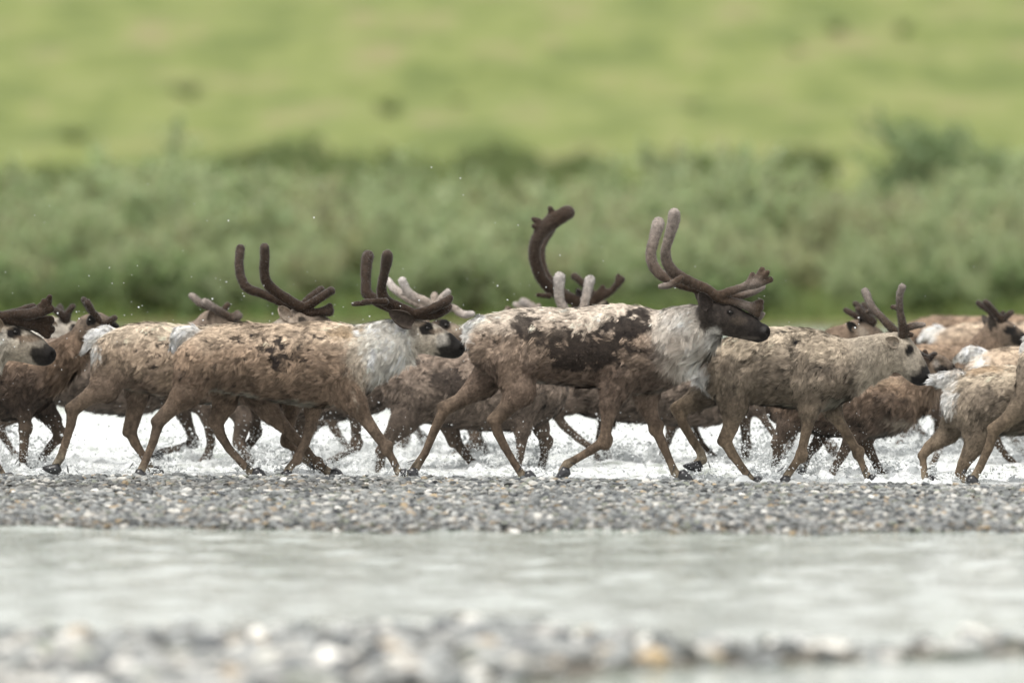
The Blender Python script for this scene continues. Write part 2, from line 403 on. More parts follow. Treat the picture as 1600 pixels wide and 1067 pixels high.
# ------------------------------------------------------------------ SDF mesher
class Prim:
    __slots__ = ('a', 'b', 'ra', 'rb', 'ls', 'k', 'tag', 'dir', 'col', 'flen')
    def __init__(s, a, b, ra, rb, ls=1.0, k=0.03, tag='torso', dir=(-1, 0, -.5), col=None, flen=0.03):
        s.a = np.array(a, float); s.b = np.array(b, float); s.ra = ra; s.rb = rb; s.ls = ls; s.k = k
        s.tag = tag; s.dir = np.array(dir, float); s.col = col; s.flen = flen
def pdist(p, q):
    S = np.array([1, p.ls, 1.0])
    A = p.a * S; B = p.b * S; Q = q * S
    ba = B - A; L = max(ba @ ba, 1e-9)
    h = np.clip(((Q - A) @ ba) / L, 0, 1)
    d = Q - A - h[..., None] * ba
    return np.sqrt((d * d).sum(-1)) - (p.ra + (p.rb - p.ra) * h)
def sdf_mesh(prims, h, subs=()):
    lo = np.min([np.minimum(p.a - p.ra * 1.3, p.b - p.rb * 1.3) for p in prims], 0) - 4 * h
    hi = np.max([np.maximum(p.a + p.ra * 1.3, p.b + p.rb * 1.3) for p in prims], 0) + 4 * h
    n = np.ceil((hi - lo) / h).astype(int) + 1
    Fd = np.full(n, 0.3, np.float64)
    ax = [lo[i] + h * np.arange(n[i]) for i in range(3)]
    def box(p, pad):
        l = np.minimum(p.a - p.ra, p.b - p.rb) - pad; u = np.maximum(p.a + p.ra, p.b + p.rb) + pad
        i0 = np.maximum(((l - lo) / h).astype(int), 0); i1 = np.minimum(((u - lo) / h).astype(int) + 2, n)
        return tuple(slice(i0[i], i1[i]) for i in range(3))
    for p in prims:
        sl = box(p, p.k + 2.5 * h)
        G = np.stack(np.meshgrid(ax[0][sl[0]], ax[1][sl[1]], ax[2][sl[2]], indexing='ij'), -1)
        d = pdist(p, G); cur = Fd[sl]
        hh = np.maximum(p.k - np.abs(d - cur), 0) / p.k
        Fd[sl] = np.minimum(d, cur) - hh * hh * p.k * 0.25
    for p in subs:
        sl = box(p, p.k + 2.5 * h)
        G = np.stack(np.meshgrid(ax[0][sl[0]], ax[1][sl[1]], ax[2][sl[2]], indexing='ij'), -1)
        d = -pdist(p, G); cur = Fd[sl]
        hh = np.maximum(p.k - np.abs(d - cur), 0) / p.k
        Fd[sl] = np.maximum(d, cur) + hh * hh * p.k * 0.25
    ins = Fd < 0
    c8 = [(i, j, k) for i in (0, 1) for j in (0, 1) for k in (0, 1)]
    def cor(A, c): return A[c[0]:A.shape[0] - 1 + c[0], c[1]:A.shape[1] - 1 + c[1], c[2]:A.shape[2] - 1 + c[2]]
    cnt = sum(cor(ins, c).astype(np.int8) for c in c8)
    act = (cnt > 0) & (cnt < 8)
    idx = np.full(act.shape, -1, int); ac = np.argwhere(act); idx[act] = np.arange(len(ac))
    pos = np.zeros((len(ac), 3)); num = np.zeros(len(ac))
    for c in c8:
        for axn in range(3):
            if c[axn]: continue
            e = list(c); e[axn] = 1
            f0 = Fd[ac[:, 0] + c[0], ac[:, 1] + c[1], ac[:, 2] + c[2]]
            f1 = Fd[ac[:, 0] + e[0], ac[:, 1] + e[1], ac[:, 2] + e[2]]
            m = (f0 < 0) != (f1 < 0)
            t = np.where(m, f0 / np.where(m, f0 - f1, 1), 0)
            P = np.tile(np.array(c, float), (len(ac), 1)); P[:, axn] += t
            pos += P * m[:, None]; num += m
    v = lo + h * (ac + pos / num[:, None])
    quads = []
    for axn in range(3):
        u, w = [(1, 2), (2, 0), (0, 1)][axn]
        s0 = [slice(1, -1)] * 3; s0[axn] = slice(0, -1); s1 = list(s0); s1[axn] = slice(1, None)
        a, b = ins[tuple(s0)], ins[tuple(s1)]
        for flip in (False, True):
            e = np.argwhere((a & ~b) if not flip else (~a & b))
            if not len(e): continue
            off = np.ones(3, int); off[axn] = 0; e = e + off
            du = np.zeros(3, int); du[u] = 1; dw = np.zeros(3, int); dw[w] = 1
            q = [e - du - dw, e - dw, e, e - du]
            q = np.stack([idx[x[:, 0], x[:, 1], x[:, 2]] for x in q], 1)
            quads.append(q[:, ::-1] if flip else q)
    return v, np.concatenate(quads)
def blend(prims, v, width=0.02):
    """per-vertex weights of the primitives"""
    Wt = np.stack([np.exp(-np.clip(pdist(p, v), -0.02, None) / width) for p in prims], 1)
    Wt = Wt ** 1.5 + 1e-12
    return Wt / Wt.sum(1, keepdims=True)
def vnormals(v, q):
    a = v[q[:, 2]] - v[q[:, 0]]; b = v[q[:, 3]] - v[q[:, 1]]
    fn = np.cross(a, b)
    n = np.zeros_like(v)
    for k in range(4): np.add.at(n, q[:, k], fn)
    return n / (np.linalg.norm(n, axis=1, keepdims=True) + 1e-12), np.linalg.norm(fn, axis=1) * .5
# ------------------------------------------------------------------ caribou
def hoof_mesh(items):
    """items: list of (point, toe direction, scale, fetlock point) -> one hoof mesh: two toes and two dewclaws"""
    V = []; Q = []
    p, d, sc, fet = items
    d = np.array(d, float); d /= np.linalg.norm(d)
    u = np.array([-d[2], 0, d[0]]);
    if u[2] < 0 and abs(d[0]) > .3 and d[0] > 0: u = -u
    yv = np.array([0, 1, 0.])
    def loft(path, wid, hei, yo, base, ax, up):
        st = len(V); n = 8
        for (s, lift), w, hh in zip(path, wid, hei):
            for k in range(n):
                a = 2 * math.pi * k / n
                V.append(base + ax * s + up * (lift + hh * math.sin(a)) + yv * (yo + w * math.cos(a)))
        m = len(path)
        for r in range(m - 1):
            for k in range(n):
                Q.append((st + r * n + k, st + r * n + (k + 1) % n, st + (r + 1) * n + (k + 1) % n, st + (r + 1) * n + k))
        for r, fl in ((0, 1), (m - 1, 0)):
            c = [st + r * n + k for k in range(n)]
            for k in range(0, n - 2, 2):
                q = (c[0], c[(k + 1) % n], c[k + 2], c[(k + 3) % n])
                Q.append(q if not fl else q[::-1])
    for sgn in (-1, 1):
        loft([(-.022 * sc, .014 * sc), (.0, .018 * sc), (.03 * sc, .010 * sc), (.055 * sc, -.004 * sc), (.07 * sc, -.014 * sc)],
             [.014 * sc, .020 * sc, .019 * sc, .014 * sc, .004 * sc], [.020 * sc, .030 * sc, .026 * sc, .016 * sc, .005 * sc], sgn * .021 * sc, p, d, u)
        loft([(-.05 * sc, .052 * sc), (-.055 * sc, .036 * sc), (-.058 * sc, .02 * sc)], [.008 * sc, .012 * sc, .004 * sc], [.010 * sc, .012 * sc, .005 * sc], sgn * .02 * sc, p, d, u)
    return mesh_np('hoof', np.array(V), [np.array(Q)])

def ear_mesh(base, tip, w, open_dir):
    """cupped ear from base to tip; open_dir is where the cup opens"""
    base = np.array(base, float); tip = np.array(tip, float)
    ax = tip - base; L = np.linalg.norm(ax); ax /= L
    od = np.array(open_dir, float); od -= ax * (od @ ax); od /= np.linalg.norm(od)
    sd = np.cross(ax, od)
    V = []; Q = []; R = 9; angs_o = np.linspace(-2.1, 2.1, 9); angs_i = np.linspace(1.9, -1.9, 7)
    n = len(angs_o) + len(angs_i)
    for r in range(R):
        u = r / (R - 1)
        ww = w * (0.35 + 1.0 * math.sin(math.pi * min(1, u * 0.95 + .05) ** 0.75)) * (1 if u < 1 else .15) * .75
        c = base + ax * L * u
        for a in angs_o: V.append(c - od * math.cos(a) * ww * .75 + sd * math.sin(a) * ww)
        for a in angs_i: V.append(c - od * math.cos(a) * ww * .55 + sd * math.sin(a) * ww * .86)
    for r in range(R - 1):
        for k in range(n):
            Q.append((r * n + k, r * n + (k + 1) % n, (r + 1) * n + (k + 1) % n, (r + 1) * n + k))
    V.append(tip + ax * w * .15); t = len(V) - 1
    T = np.array([((R - 1) * n + k, (R - 1) * n + (k + 1) % n, t) for k in range(n)])
    return mesh_np('ear', np.array(V), [np.array(Q), T])

def eye_mesh(r):
    V = []; Q = []; n = 12; m = 8
    for i in range(m + 1):
        th = math.pi * (i + .02) / (m + .04)
        for k in range(n):
            a = 2 * math.pi * k / n
            V.append((r * 1.2 * math.sin(th) * math.cos(a), r * math.cos(th), r * math.sin(th) * math.sin(a)))
    for i in range(m):
        for k in range(n): Q.append((i * n + k, i * n + (k + 1) % n, (i + 1) * n + (k + 1) % n, (i + 1) * n + k))
    return mesh_np('eye', np.array(V), [np.array(Q)])

def smooth_chain(pts, sub=3):
    """Catmull-Rom resample of (x,y,r,...) rows"""
    P = np.array(pts, float)
    if len(P) < 3: return P
    E = np.vstack([2 * P[0] - P[1], P, 2 * P[-1] - P[-2]])
    out = []
    for i in range(1, len(E) - 2):
        for s in range(sub):
            t = s / sub
            a, b, c, d = E[i - 1], E[i], E[i + 1], E[i + 2]
            out.append(.5 * (2 * b + (c - a) * t + (2 * a - 5 * b + 4 * c - d) * t * t + (3 * b - a - 3 * c + d) * t ** 3))
    out.append(P[-1]); out = np.array(out)
    out[:, 2] = np.clip(out[:, 2], P[:, 2].min() * .9, P[:, 2].max() * 1.05)
    return out

PAL = {
 'pale':  dict(top=(.66, .55, .44), mid=(.37, .27, .195), low=(.215, .15, .11), belly=(.27, .25, .20), neck=(.70, .62, .53), head=(.055, .043, .036), muzzle=(.016, .013, .012), leg=(.145, .10, .066), rump=(.9, .86, .8)),
 'tan':   dict(top=(.53, .40, .28), mid=(.34, .235, .155), low=(.20, .135, .09), belly=(.30, .28, .22), neck=(.88, .83, .73), head=(.60, .52, .41), muzzle=(.016, .013, .012), leg=(.125, .088, .06), rump=(.9, .87, .81)),
 'buff':  dict(top=(.60, .48, .35), mid=(.42, .31, .215), low=(.22, .155, .11), belly=(.28, .27, .22), neck=(.6, .5, .4), head=(.32, .25, .19), muzzle=(.016, .013, .012), leg=(.15, .105, .07), rump=(.9, .87, .81)),
 'grey':  dict(top=(.54, .44, .32), mid=(.31, .245, .18), low=(.20, .155, .11), belly=(.17, .16, .12), neck=(.44, .37, .28), head=(.46, .39, .30), muzzle=(.012, .011, .011), leg=(.175, .125, .08), rump=(.9, .87, .82)),
 'brown': dict(top=(.33, .225, .145), mid=(.19, .13, .09), low=(.13, .092, .068), belly=(.13, .12, .10), neck=(.24, .165, .11), head=(.26, .19, .135), muzzle=(.014, .012, .011), leg=(.11, .08, .058), rump=(.9, .87, .82)),
 'dark':  dict(top=(.26, .175, .115), mid=(.125, .085, .06), low=(.085, .06, .045), belly=(.11, .10, .085), neck=(.19, .125, .08), head=(.2, .15, .11), muzzle=(.014, .012, .011), leg=(.10, .072, .05), rump=(.7, .67, .62)),
 'wet':   dict(top=(.30, .225, .17), mid=(.235, .178, .137), low=(.16, .12, .093), belly=(.12, .10, .085), neck=(.24, .18, .14), head=(.25, .19, .14), muzzle=(.014, .012, .011), leg=(.115, .085, .062), rump=(.6, .56, .5)),
}
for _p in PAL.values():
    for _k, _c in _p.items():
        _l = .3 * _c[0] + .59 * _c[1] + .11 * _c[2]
        _g = {'leg': 1.12, 'low': 1.0, 'mid': 1.12, 'top': 1.25}.get(_k, 1.0)  # the top gain paints highlights along the backs into the coat colour
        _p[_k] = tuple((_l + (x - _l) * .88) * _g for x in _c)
VEL = {'dark': ((.030, .020, .014), (.055, .042, .034)), 'mid': ((.055, .038, .027), (.27, .235, .21)), 'pale': ((.27, .225, .19), (.45, .42, .40))}

def build_caribou(sp):
    Y = sp['Y']; pal = PAL[sp['pal']]; K = (Y + D0) / F
    hero = sp.get('hero', False)
    allx = [t[0] for t in sp['torso']]
    gx = .5 * (allx[0] + allx[-1])
    org = W(gx, 750, Y); org[2] = float(bed_height(np.array([org[0]]), np.array([Y]))[0])
    def P(x, y, dy=0.0):
        q = W(x, y, Y); q[1] += dy
        return q - org
    prims = []; subs = []
    # torso
    tor = smooth_chain([(x, .5 * (a + b), .5 * (b - a), hw) for x, a, b, hw in sp['torso']], 2)
    for i in range(len(tor) - 1):
        a, b = tor[i], tor[i + 1]; ra, rb = a[2] * K - .011, b[2] * K - .011
        ls = .5 * (ra + rb) / (.5 * (a[3] + b[3]))
        prims.append(Prim(P(a[0], a[1]), P(b[0], b[1]), ra, rb, ls, .06, 'torso', (-1, 0, -.62), None, .05))
    # neck
    nk = sp['neck']
    for i in range(len(nk) - 1):
        a, b = nk[i], nk[i + 1]
        prims.append(Prim(P(a[0], a[1], sp.get('hy', 0) * i / len(nk)), P(b[0], b[1], sp.get('hy', 0) * (i + 1) / len(nk)), a[2] * K - .014, b[2] * K - .012, 1.35, .05, 'neck', (-.45, 0, -.9), pal['neck'], sp.get('nfl', .045)))
    hy = sp.get('hy', 0)
    hd = sp['head']; nh = len(hd)
    bdir = P(hd[0][0], hd[0][1]) - P(hd[-1][0], hd[-1][1]); bdir /= np.linalg.norm(bdir)
    for i in range(nh - 1):
        a, b = hd[i], hd[i + 1]
        last = i == nh - 2
        prims.append(Prim(P(a[0], a[1], hy), P(b[0], b[1], hy), a[2] * K, b[2] * K, 1.25 if i == 0 else 1.4, .035, 'muzzle' if last else 'head', bdir + np.array([0, 0, -.25]), pal['muzzle'] if last else pal['head'], .012 if not last else .005))
    # nostrils and mouth line
    n0 = hd[-1]; pr = n0[2] * K
    fd = -bdir; up = np.array([-fd[2], 0, fd[0]])
    for s in (-1, 1):
        c = P(n0[0], n0[1], hy) + fd * pr * .62 + up * pr * .38 + np.array([0, s * pr * .62, 0])
        subs.append(Prim(c, c + fd * pr * .25 - up * pr * .3, pr * .27, pr * .18, 1, .006))
        c2 = P(n0[0], n0[1], hy) + fd * pr * .8 - up * pr * .45 + np.array([0, s * pr * .7, 0])
        subs.append(Prim(c2, c2 - fd * pr * 1.9 + up * pr * .12, pr * .07, pr * .05, 1, .008))
    h0, h1, h3 = hd[0], hd[1], hd[-1]
    dn = -up
    ja = P(h0[0], h0[1], hy) + fd * h0[2] * K * .55 + dn * h0[2] * K * .42; jb = P(h3[0], h3[1], hy) + dn * h3[2] * K * .5 - fd * h3[2] * K * .35
    prims.append(Prim(ja, jb, h0[2] * K * .62, h3[2] * K * .6, 1.5, .025, 'head', bdir + np.array([0, 0, -.2]), tuple(np.array(pal['head']) * .95), .012))
    nb_ = P(h3[0], h3[1], hy) + fd * h3[2] * K * .25 + up * h3[2] * K * .28
    prims.append(Prim(nb_ + np.array([0, -.018, 0]), nb_ + np.array([0, .018, 0]), h3[2] * K * .72, h3[2] * K * .72, 1.0, .02, 'muzzle', bdir, pal['muzzle'], .004))
    # brow bulge over the eye
    ex, ey = sp['eye']
    for s in (-1, 1):
        c = P(ex - 3, ey - 6, hy + s * .055); prims.append(Prim(c, c + fd * .03, .022, .014, 1, .03, 'head', bdir, pal['head'], .01))
    # legs
    hooves = []
    for key, pts in sp['legs'].items():
        side = -1 if key[1] == 'n' else 1
        hind = key[0] == 'h'
        rows = [list(p[:3]) for p in pts]
        n = len(rows)
        lat = [(.085 if hind else .105) if i == 0 else .125 - .035 * i / (n - 1) for i in range(n)]
        ch = np.array([r + [l] for r, l in zip(rows, lat)], float)
        rj0 = ch[:, 2].copy(); ch[0, 2] *= .94; ch[1, 2] *= .86; ch[2:, 2] *= .72; ch[-2:, 2] *= 1.12
        lens = np.r_[0, np.cumsum(np.hypot(*np.diff(ch[:, :2], axis=0).T))]; lens /= lens[-1]
        m = len(ch)
        for i in range(m - 1):
            a, b = ch[i], ch[i + 1]
            u = lens[i]
            pa, pb = P(a[0], a[1], side * a[3]), P(b[0], b[1], side * b[3])
            dr = (pb - pa) / (np.linalg.norm(pb - pa) + 1e-9)
            if i == 0: tg, c, fl, k = 'thigh', None, .04, .045
            elif i == 1: tg, c, fl, k = 'leg', tuple(.45 * np.array(pal['leg']) + .55 * np.array(pal['low'])), .022, .022
            elif u < .86: tg, c, fl, k = 'leg', pal['leg'], .007, .008
            else: tg, c, fl, k = 'leg', tuple(.3 * np.array(pal['leg']) + np.array((.34, .295, .22))) if hero else pal['leg'], .012, .007
            ls = 1.6 if i == 0 else 1.35 if i == 1 else 1.12
            yc = pa[1]
            prims.append(Prim(pa, pb, a[2] * K, b[2] * K, ls, k, tg, dr + np.array([-.35 if u < .35 else -.1, 0, 0]), c, fl))
        # bony hock with the tendon standing off above it, or the bulge of the knee
        if m >= 5:
            best, bi_ = 0, 2
            for j in range(2, min(5, m - 1)):
                e0 = ch[j, :2] - ch[j - 1, :2]; e1 = ch[j + 1, :2] - ch[j, :2]
                an = abs(math.atan2(e0[0] * e1[1] - e0[1] * e1[0], e0 @ e1))
                if an > best: best, bi_ = an, j
            j = bi_; a = ch[j].copy(); a[2] = rj0[j]
            if hind:
                e0 = ch[j, :2] - ch[j - 1, :2]; e0 = e0 / np.hypot(*e0); nb = np.array([e0[1], -e0[0]])
                if nb[0] > 0: nb = -nb
                hp = a[:2] + nb * a[2] * .45 + e0 * a[2] * .1; up_ = ch[j - 1, :2] + nb * ch[j - 1, 2] * .72
                up_ = hp + (up_ - hp) * .8
                prims.append(Prim(P(hp[0], hp[1], side * a[3]), P(up_[0], up_[1], side * a[3]), a[2] * .62 * K, a[2] * .34 * K, 1.2, .012, 'leg', (e0[0], 0, -e0[1]), pal['leg'], .01))
            else:
                prims.append(Prim(P(a[0] + 2, a[1] - 2, side * a[3]), P(a[0] + 1, a[1] + 3, side * a[3]), a[2] * K, a[2] * .95 * K, 1.1, .01, 'leg', (0, 0, -1), pal['leg'], .009))
        ang = math.radians(sp['hoof'].get(key, -12))
        e = rows[-1]; f2 = rows[-2]
        hooves.append((P(e[0], e[1], side * lat[-1]), (math.cos(ang), 0, math.sin(ang)), 1.3 * sp.get('size', 1), P(f2[0], f2[1], side * lat[-1])))
    for key in ('fn', 'ff', 'hn', 'hf'):
        side = -1 if key[1] == 'n' else 1
        q0 = sp['legs'][key][0]
        tp = np.interp(q0[0], [t_[0] for t_ in sp['torso']], [t_[1] for t_ in sp['torso']])
        if key[0] == 'f':
            prims.append(Prim(P(q0[0] + 4, q0[1] - 8, side * .135), P(q0[0] - 14, tp + 24, side * .085), .075, .05, 1.0, .03, 'torso', (-1, 0, -.7), None, .042))
        else:
            prims.append(Prim(P(q0[0] + 16, tp + 16, side * .085), P(q0[0] + 26, q0[1] + 4, side * .12), .045, .07, 1.0, .035, 'torso', (-1, 0, -.7), None, .042))
    # tail
    for (x0, y0, r0, x1, y1, r1) in sp.get('tail', []):
        prims.append(Prim(P(x0, y0), P(x1, y1), r0 * K, r1 * K, 1.0, .03, 'tail', P(x1, y1) - P(x0, y0) + np.array([0, 0, -.03]), pal['rump'], .05))
    h = sp.get('vox', 0.0135 if hero else .021)
    v, q = sdf_mesh(prims, h, subs)
    vol = np.einsum('ij,ij->i', v[q[:, 0]], np.cross(v[q[:, 1]], v[q[:, 2]])).sum()
    if vol < 0: q = q[:, ::-1]
    vn, fa = vnormals(v, q)
    Wt = blend(prims, v)
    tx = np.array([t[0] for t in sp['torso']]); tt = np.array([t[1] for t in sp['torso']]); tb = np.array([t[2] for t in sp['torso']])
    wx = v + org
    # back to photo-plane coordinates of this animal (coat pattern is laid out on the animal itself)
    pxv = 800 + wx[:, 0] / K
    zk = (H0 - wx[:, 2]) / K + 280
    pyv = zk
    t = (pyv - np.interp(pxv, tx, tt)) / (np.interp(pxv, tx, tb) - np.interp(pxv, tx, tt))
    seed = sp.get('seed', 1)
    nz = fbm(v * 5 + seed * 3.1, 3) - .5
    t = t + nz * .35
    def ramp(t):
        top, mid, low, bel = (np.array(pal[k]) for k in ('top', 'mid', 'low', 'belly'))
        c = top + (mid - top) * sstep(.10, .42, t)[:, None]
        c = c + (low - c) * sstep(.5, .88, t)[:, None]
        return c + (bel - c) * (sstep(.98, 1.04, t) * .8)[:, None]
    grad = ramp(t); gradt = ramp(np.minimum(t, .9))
    col = np.zeros((len(v), 3)); flow = np.zeros((len(v), 3)); fl = np.zeros(len(v)); wd = np.zeros(len(v)); dens = np.zeros(len(v))
    mane = np.zeros(len(v)); low = np.zeros(len(v))
    for i, p in enumerate(prims):
        w = Wt[:, i]
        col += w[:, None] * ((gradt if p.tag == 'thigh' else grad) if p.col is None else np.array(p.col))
        dd = p.dir / np.linalg.norm(p.dir)
        flow += w[:, None] * dd; fl += w * p.flen
        wd += w * {'torso': .0075, 'thigh': .0065, 'neck': .0065, 'tail': .006, 'leg': .004, 'head': .0036, 'muzzle': .003}[p.tag]
        dens += w * {'torso': 1, 'thigh': 1.1, 'neck': 1.25, 'tail': 1.4, 'leg': 1.3, 'head': 2.6, 'muzzle': 1.0}[p.tag]
        if p.tag == 'neck': mane += w
        if p.tag == 'leg': low += w
    fl = fl * (1 + mane * 1.1 * sstep(.25, -.5, vn[:, 2]))
    # white rump around the tail
    rpx, rpy, rr = sp.get('rump', (tx[0] - 30, tt[0] + 22, 26))
    def paint(px, py, pos, c, isfur, trunk=1.0):
        rj = RNG.normal(0, .16, len(c)) if isfur else 0
        n1 = fbm(pos * 9 + seed * 5.7, 3) - .5; n2 = fbm(pos * 26 + seed * 2.3, 2) - .5; n3 = fbm(pos * np.array([34, 34, 60.]) + seed, 2)
        c = c * np.clip(1 + .8 * n1 + .7 * n2, .35, 1.6)[:, None]
        stv = pos + (fbm(pos * 7 + seed, 2) - .5)[:, None] * np.array([.12, 0, .05])
        ns = fbm((stv + np.array([0, 0, 0])) @ np.array([[.85, 0, .5], [0, 1, 0], [-.5, 0, .85]]) * np.array([16, 30, 58.]) + seed, 2)
        ns2 = fbm(stv * np.array([52, 40, 15.]) + seed * 1.7, 2)
        c = c * (1 - trunk * sp.get('streak', .46) * (sstep(.5, .72, ns) + sstep(.52, .72, ns2)))[:, None]
        c = c * (1 + (1 - np.clip(trunk, 0, 1)) * 1.1 * (fbm(pos * np.array([60, 50, 20.]) + seed, 2) - .5))[:, None] if np.ndim(trunk) else c
        bare = np.zeros(len(c))
        d = np.hypot((px - rpx) / rr, (py - rpy) / (rr * 1.3)) + n1 * 1.2 + n2 * .5 + rj
        w = (1 - sstep(.35, 1.05, d)) * .92
        c = c + (np.array(pal['rump']) * (1 + .2 * n2)[:, None] - c) * w[:, None]
        for (cx, cy, rx, ry, rgb, st, rag) in sp.get('patch', []):
            soft = rgb[0] > .06
            d = np.hypot((px - cx) / rx, (py - cy) / ry) + n1 * rag + n2 * rag * 1.5 + rj * min(1, rag * 1.2)
            w = (1 - sstep(.45 if soft else .78, 1.08, d)) * st
            c = c + (np.array(rgb) * (1 + .3 * n2)[:, None] - c) * w[:, None]
            if rgb[0] < .06: bare = np.maximum(bare, w)
        fk = sp.get('flecks', 0)
        if fk:
            tc = (py - np.interp(px, tx, tt)) / (np.interp(px, tx, tb) - np.interp(px, tx, tt))
            zone = sstep(.05, .15, tc) * sstep(.85, .5, tc) * sstep(tx[0] - 20, tx[0] + 15, px) * sstep(tx[-1] + 10, tx[-1] - 20, px)
            w = sstep(.74 - .10 * fk, .80 - .10 * fk, n3 + n1 * .25) * zone * trunk
            c = c + (np.array((.035, .026, .022)) - c) * w[:, None] * .9; bare = np.maximum(bare, w)
        return np.clip(c, .006, .9), bare
    trk = sum(Wt[:, i] * (.3 if p.tag == 'neck' else 1) for i, p in enumerate(prims) if p.tag in ('torso', 'thigh', 'neck'))
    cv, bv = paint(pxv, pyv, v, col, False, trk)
    root = empty('caribou', org)
    tag(root, sp['label'], 'caribou', 'caribou running through the shallow river')
    me = mesh_np('body', v, [q]); set_attr(me, 'Col', 'FLOAT_COLOR', rgba(cv * .58))
    obj('body', me, M_SKIN, root)
    # ---- coat: tapered locks lying along the hair flow
    HP = 18
    N = sp.get('hairs', 46000 if hero else 11000) * 28 // 10 // HP
    facing = np.where(vn[:, 1] > .25, .12, 1.0)
    fd_ = fa * (dens * facing)[q].mean(1)
    fi = RNG.choice(len(q), N, p=fd_ / fd_.sum())
    r1, r2 = RNG.random(N), RNG.random(N)
    wq = np.stack([(1 - r1) * (1 - r2), r1 * (1 - r2), r1 * r2, (1 - r1) * r2], 1)
    def ip(A):
        A = A if A.ndim > 1 else A[:, None]
        return (A[q[fi]] * wq[:, :, None]).sum(1)
    p = ip(v); n = ip(vn); n /= np.linalg.norm(n, axis=1, keepdims=True) + 1e-9
    c = ip(col); f = ip(flow); L = ip(fl)[:, 0]; wdt = ip(wd)[:, 0]
    hx = 800 + (p[:, 0] + org[0]) / K; hz = (H0 - p[:, 2] - org[2]) / K + 280
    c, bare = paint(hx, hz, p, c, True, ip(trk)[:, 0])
    shag = np.clip(L / .045, .12, 1.2)
    a = (fbm(p * 9 + seed, 2) - .5) * 2.6 * shag + (fbm(p * 26 + seed, 2) - .5) * 1.7 * shag + RNG.normal(0, .16, N) * shag
    f = f - n * (f * n).sum(1, keepdims=True); f /= np.linalg.norm(f, axis=1, keepdims=True) + 1e-9
    g = np.cross(n, f)
    f = f * np.cos(a)[:, None] + g * np.sin(a)[:, None]; g = np.cross(n, f)
    L = L * RNG.uniform(.65, 1.3, N) * (1 - .75 * bare)
    lift = np.clip(RNG.uniform(.08, .42, N) + (fbm(p * 14 + 9, 2) - .5) * 1.0, .04, .62) * np.clip(shag * 1.3, .5, 1)
    d0 = f * np.cos(lift)[:, None] + n * np.sin(lift)[:, None]
    d1 = f + n * RNG.uniform(-.25, .2, N)[:, None] + np.array([0, 0, -.2]); d1 /= np.linalg.norm(d1, axis=1, keepdims=True)
    cn = n + g * (RNG.normal(0, .42, N) * shag)[:, None] + f * (RNG.normal(.05, .32, N) * shag)[:, None]
    cr = np.clip(L * .24, .003, .0105)
    cj = np.clip(RNG.normal(1, .15, (N, 1)), .5, 1.6)
    rep = lambda A: np.repeat(A, HP, 0)
    M = N * HP
    ou, ov = RNG.normal(0, 1, M) * rep(cr) * 1.2, RNG.normal(0, 1, M) * rep(cr)
    p, n, f, g, d0, d1, cn, L, wdt, c, cj = (rep(x) for x in (p, n, f, g, d0, d1, cn, L, wdt, c, cj))
    off = f * ou[:, None] + g * ov[:, None]
    L = L * RNG.uniform(.75, 1.15, M)
    b0 = p + off - n * .004
    tip = p + off * .4 + d0 * (L * .55)[:, None] + d1 * (L * .45)[:, None]
    sd = np.cross(n, tip - b0) + n * (RNG.normal(0, .3, M) * L)[:, None]; sd /= np.linalg.norm(sd, axis=1, keepdims=True) + 1e-9
    if not hero: wdt = wdt * 1.5
    wv = wdt * RNG.uniform(.5, 1.1, M) * .25
    HV = np.stack([b0 - sd * wv[:, None], b0 + sd * wv[:, None], tip], 1).reshape(-1, 3)
    T3 = np.arange(M * 3).reshape(-1, 3)
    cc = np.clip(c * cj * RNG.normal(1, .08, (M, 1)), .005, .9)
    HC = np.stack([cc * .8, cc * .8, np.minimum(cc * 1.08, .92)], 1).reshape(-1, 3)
    fnm = cn + sd * RNG.normal(0, .2, M)[:, None]; fnm /= np.linalg.norm(fnm, axis=1, keepdims=True)
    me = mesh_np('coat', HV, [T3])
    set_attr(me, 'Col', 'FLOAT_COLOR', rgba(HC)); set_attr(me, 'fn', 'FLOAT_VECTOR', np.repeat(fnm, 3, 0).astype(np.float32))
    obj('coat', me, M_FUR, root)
    # ---- hooves, eyes, ears
    for it in hooves: obj('hoof', hoof_mesh(it), M_HOOF, root)
    er = hd[0][2] * K
    d = np.array([ex, ey])
    rh = np.interp(ex, [p_[0] for p_ in hd], [p_[2] for p_ in hd]) * K
    for s in (-1, 1):
        obj('eye', eye_mesh(.016), M_EYE, root, P(ex, ey, hy + s * (rh / 1.3 - .012 + sp.get('eyeout', 0))))
    for i, (bx, by, tx_, ty_, yo, w) in enumerate(sp.get('ears', [])):
        me = ear_mesh(P(bx, by, hy + yo * 1.5), P(tx_, ty_, hy + yo * 2.2), w * 1.15, (.35, -1 if yo < 0 else .4, .1))
        ec = np.array(sp.get('earcol', (.10, .075, .06)))
        set_attr(me, 'Col', 'FLOAT_COLOR', rgba(np.tile(ec, (len(me.vertices), 1)) * RNG.uniform(.75, 1.25, (len(me.vertices), 1))))
        obj('ear', me, M_SKIN, root)
    # ---- antlers: one mesh per side
    dk, tp = (np.array(x) for x in VEL[sp.get('vel', 'dark')])
    for side in (-1, 1):
        ap = []
        for (s, y0, y1, pts) in sp.get('antler', []):
            if s != side: continue
            ch = smooth_chain(pts, 3) if len(pts) > 2 else np.array(pts, float)
            m = len(ch)
            for i in range(m - 1):
                a, b = ch[i], ch[i + 1]; u0, u1 = i / (m - 1), (i + 1) / (m - 1)
                ap.append(Prim(P(a[0], a[1], hy + side * (y0 + (y1 - y0) * u0)), P(b[0], b[1], hy + side * (y0 + (y1 - y0) * u1)), a[2] * K * .93, b[2] * K, 1.0, .009, 'v', (0, 0, 1), tuple(dk + (tp - dk) * u0 ** 2.2)))
        if not ap: continue
        av, aq = sdf_mesh(ap, .009 if hero else .0105)
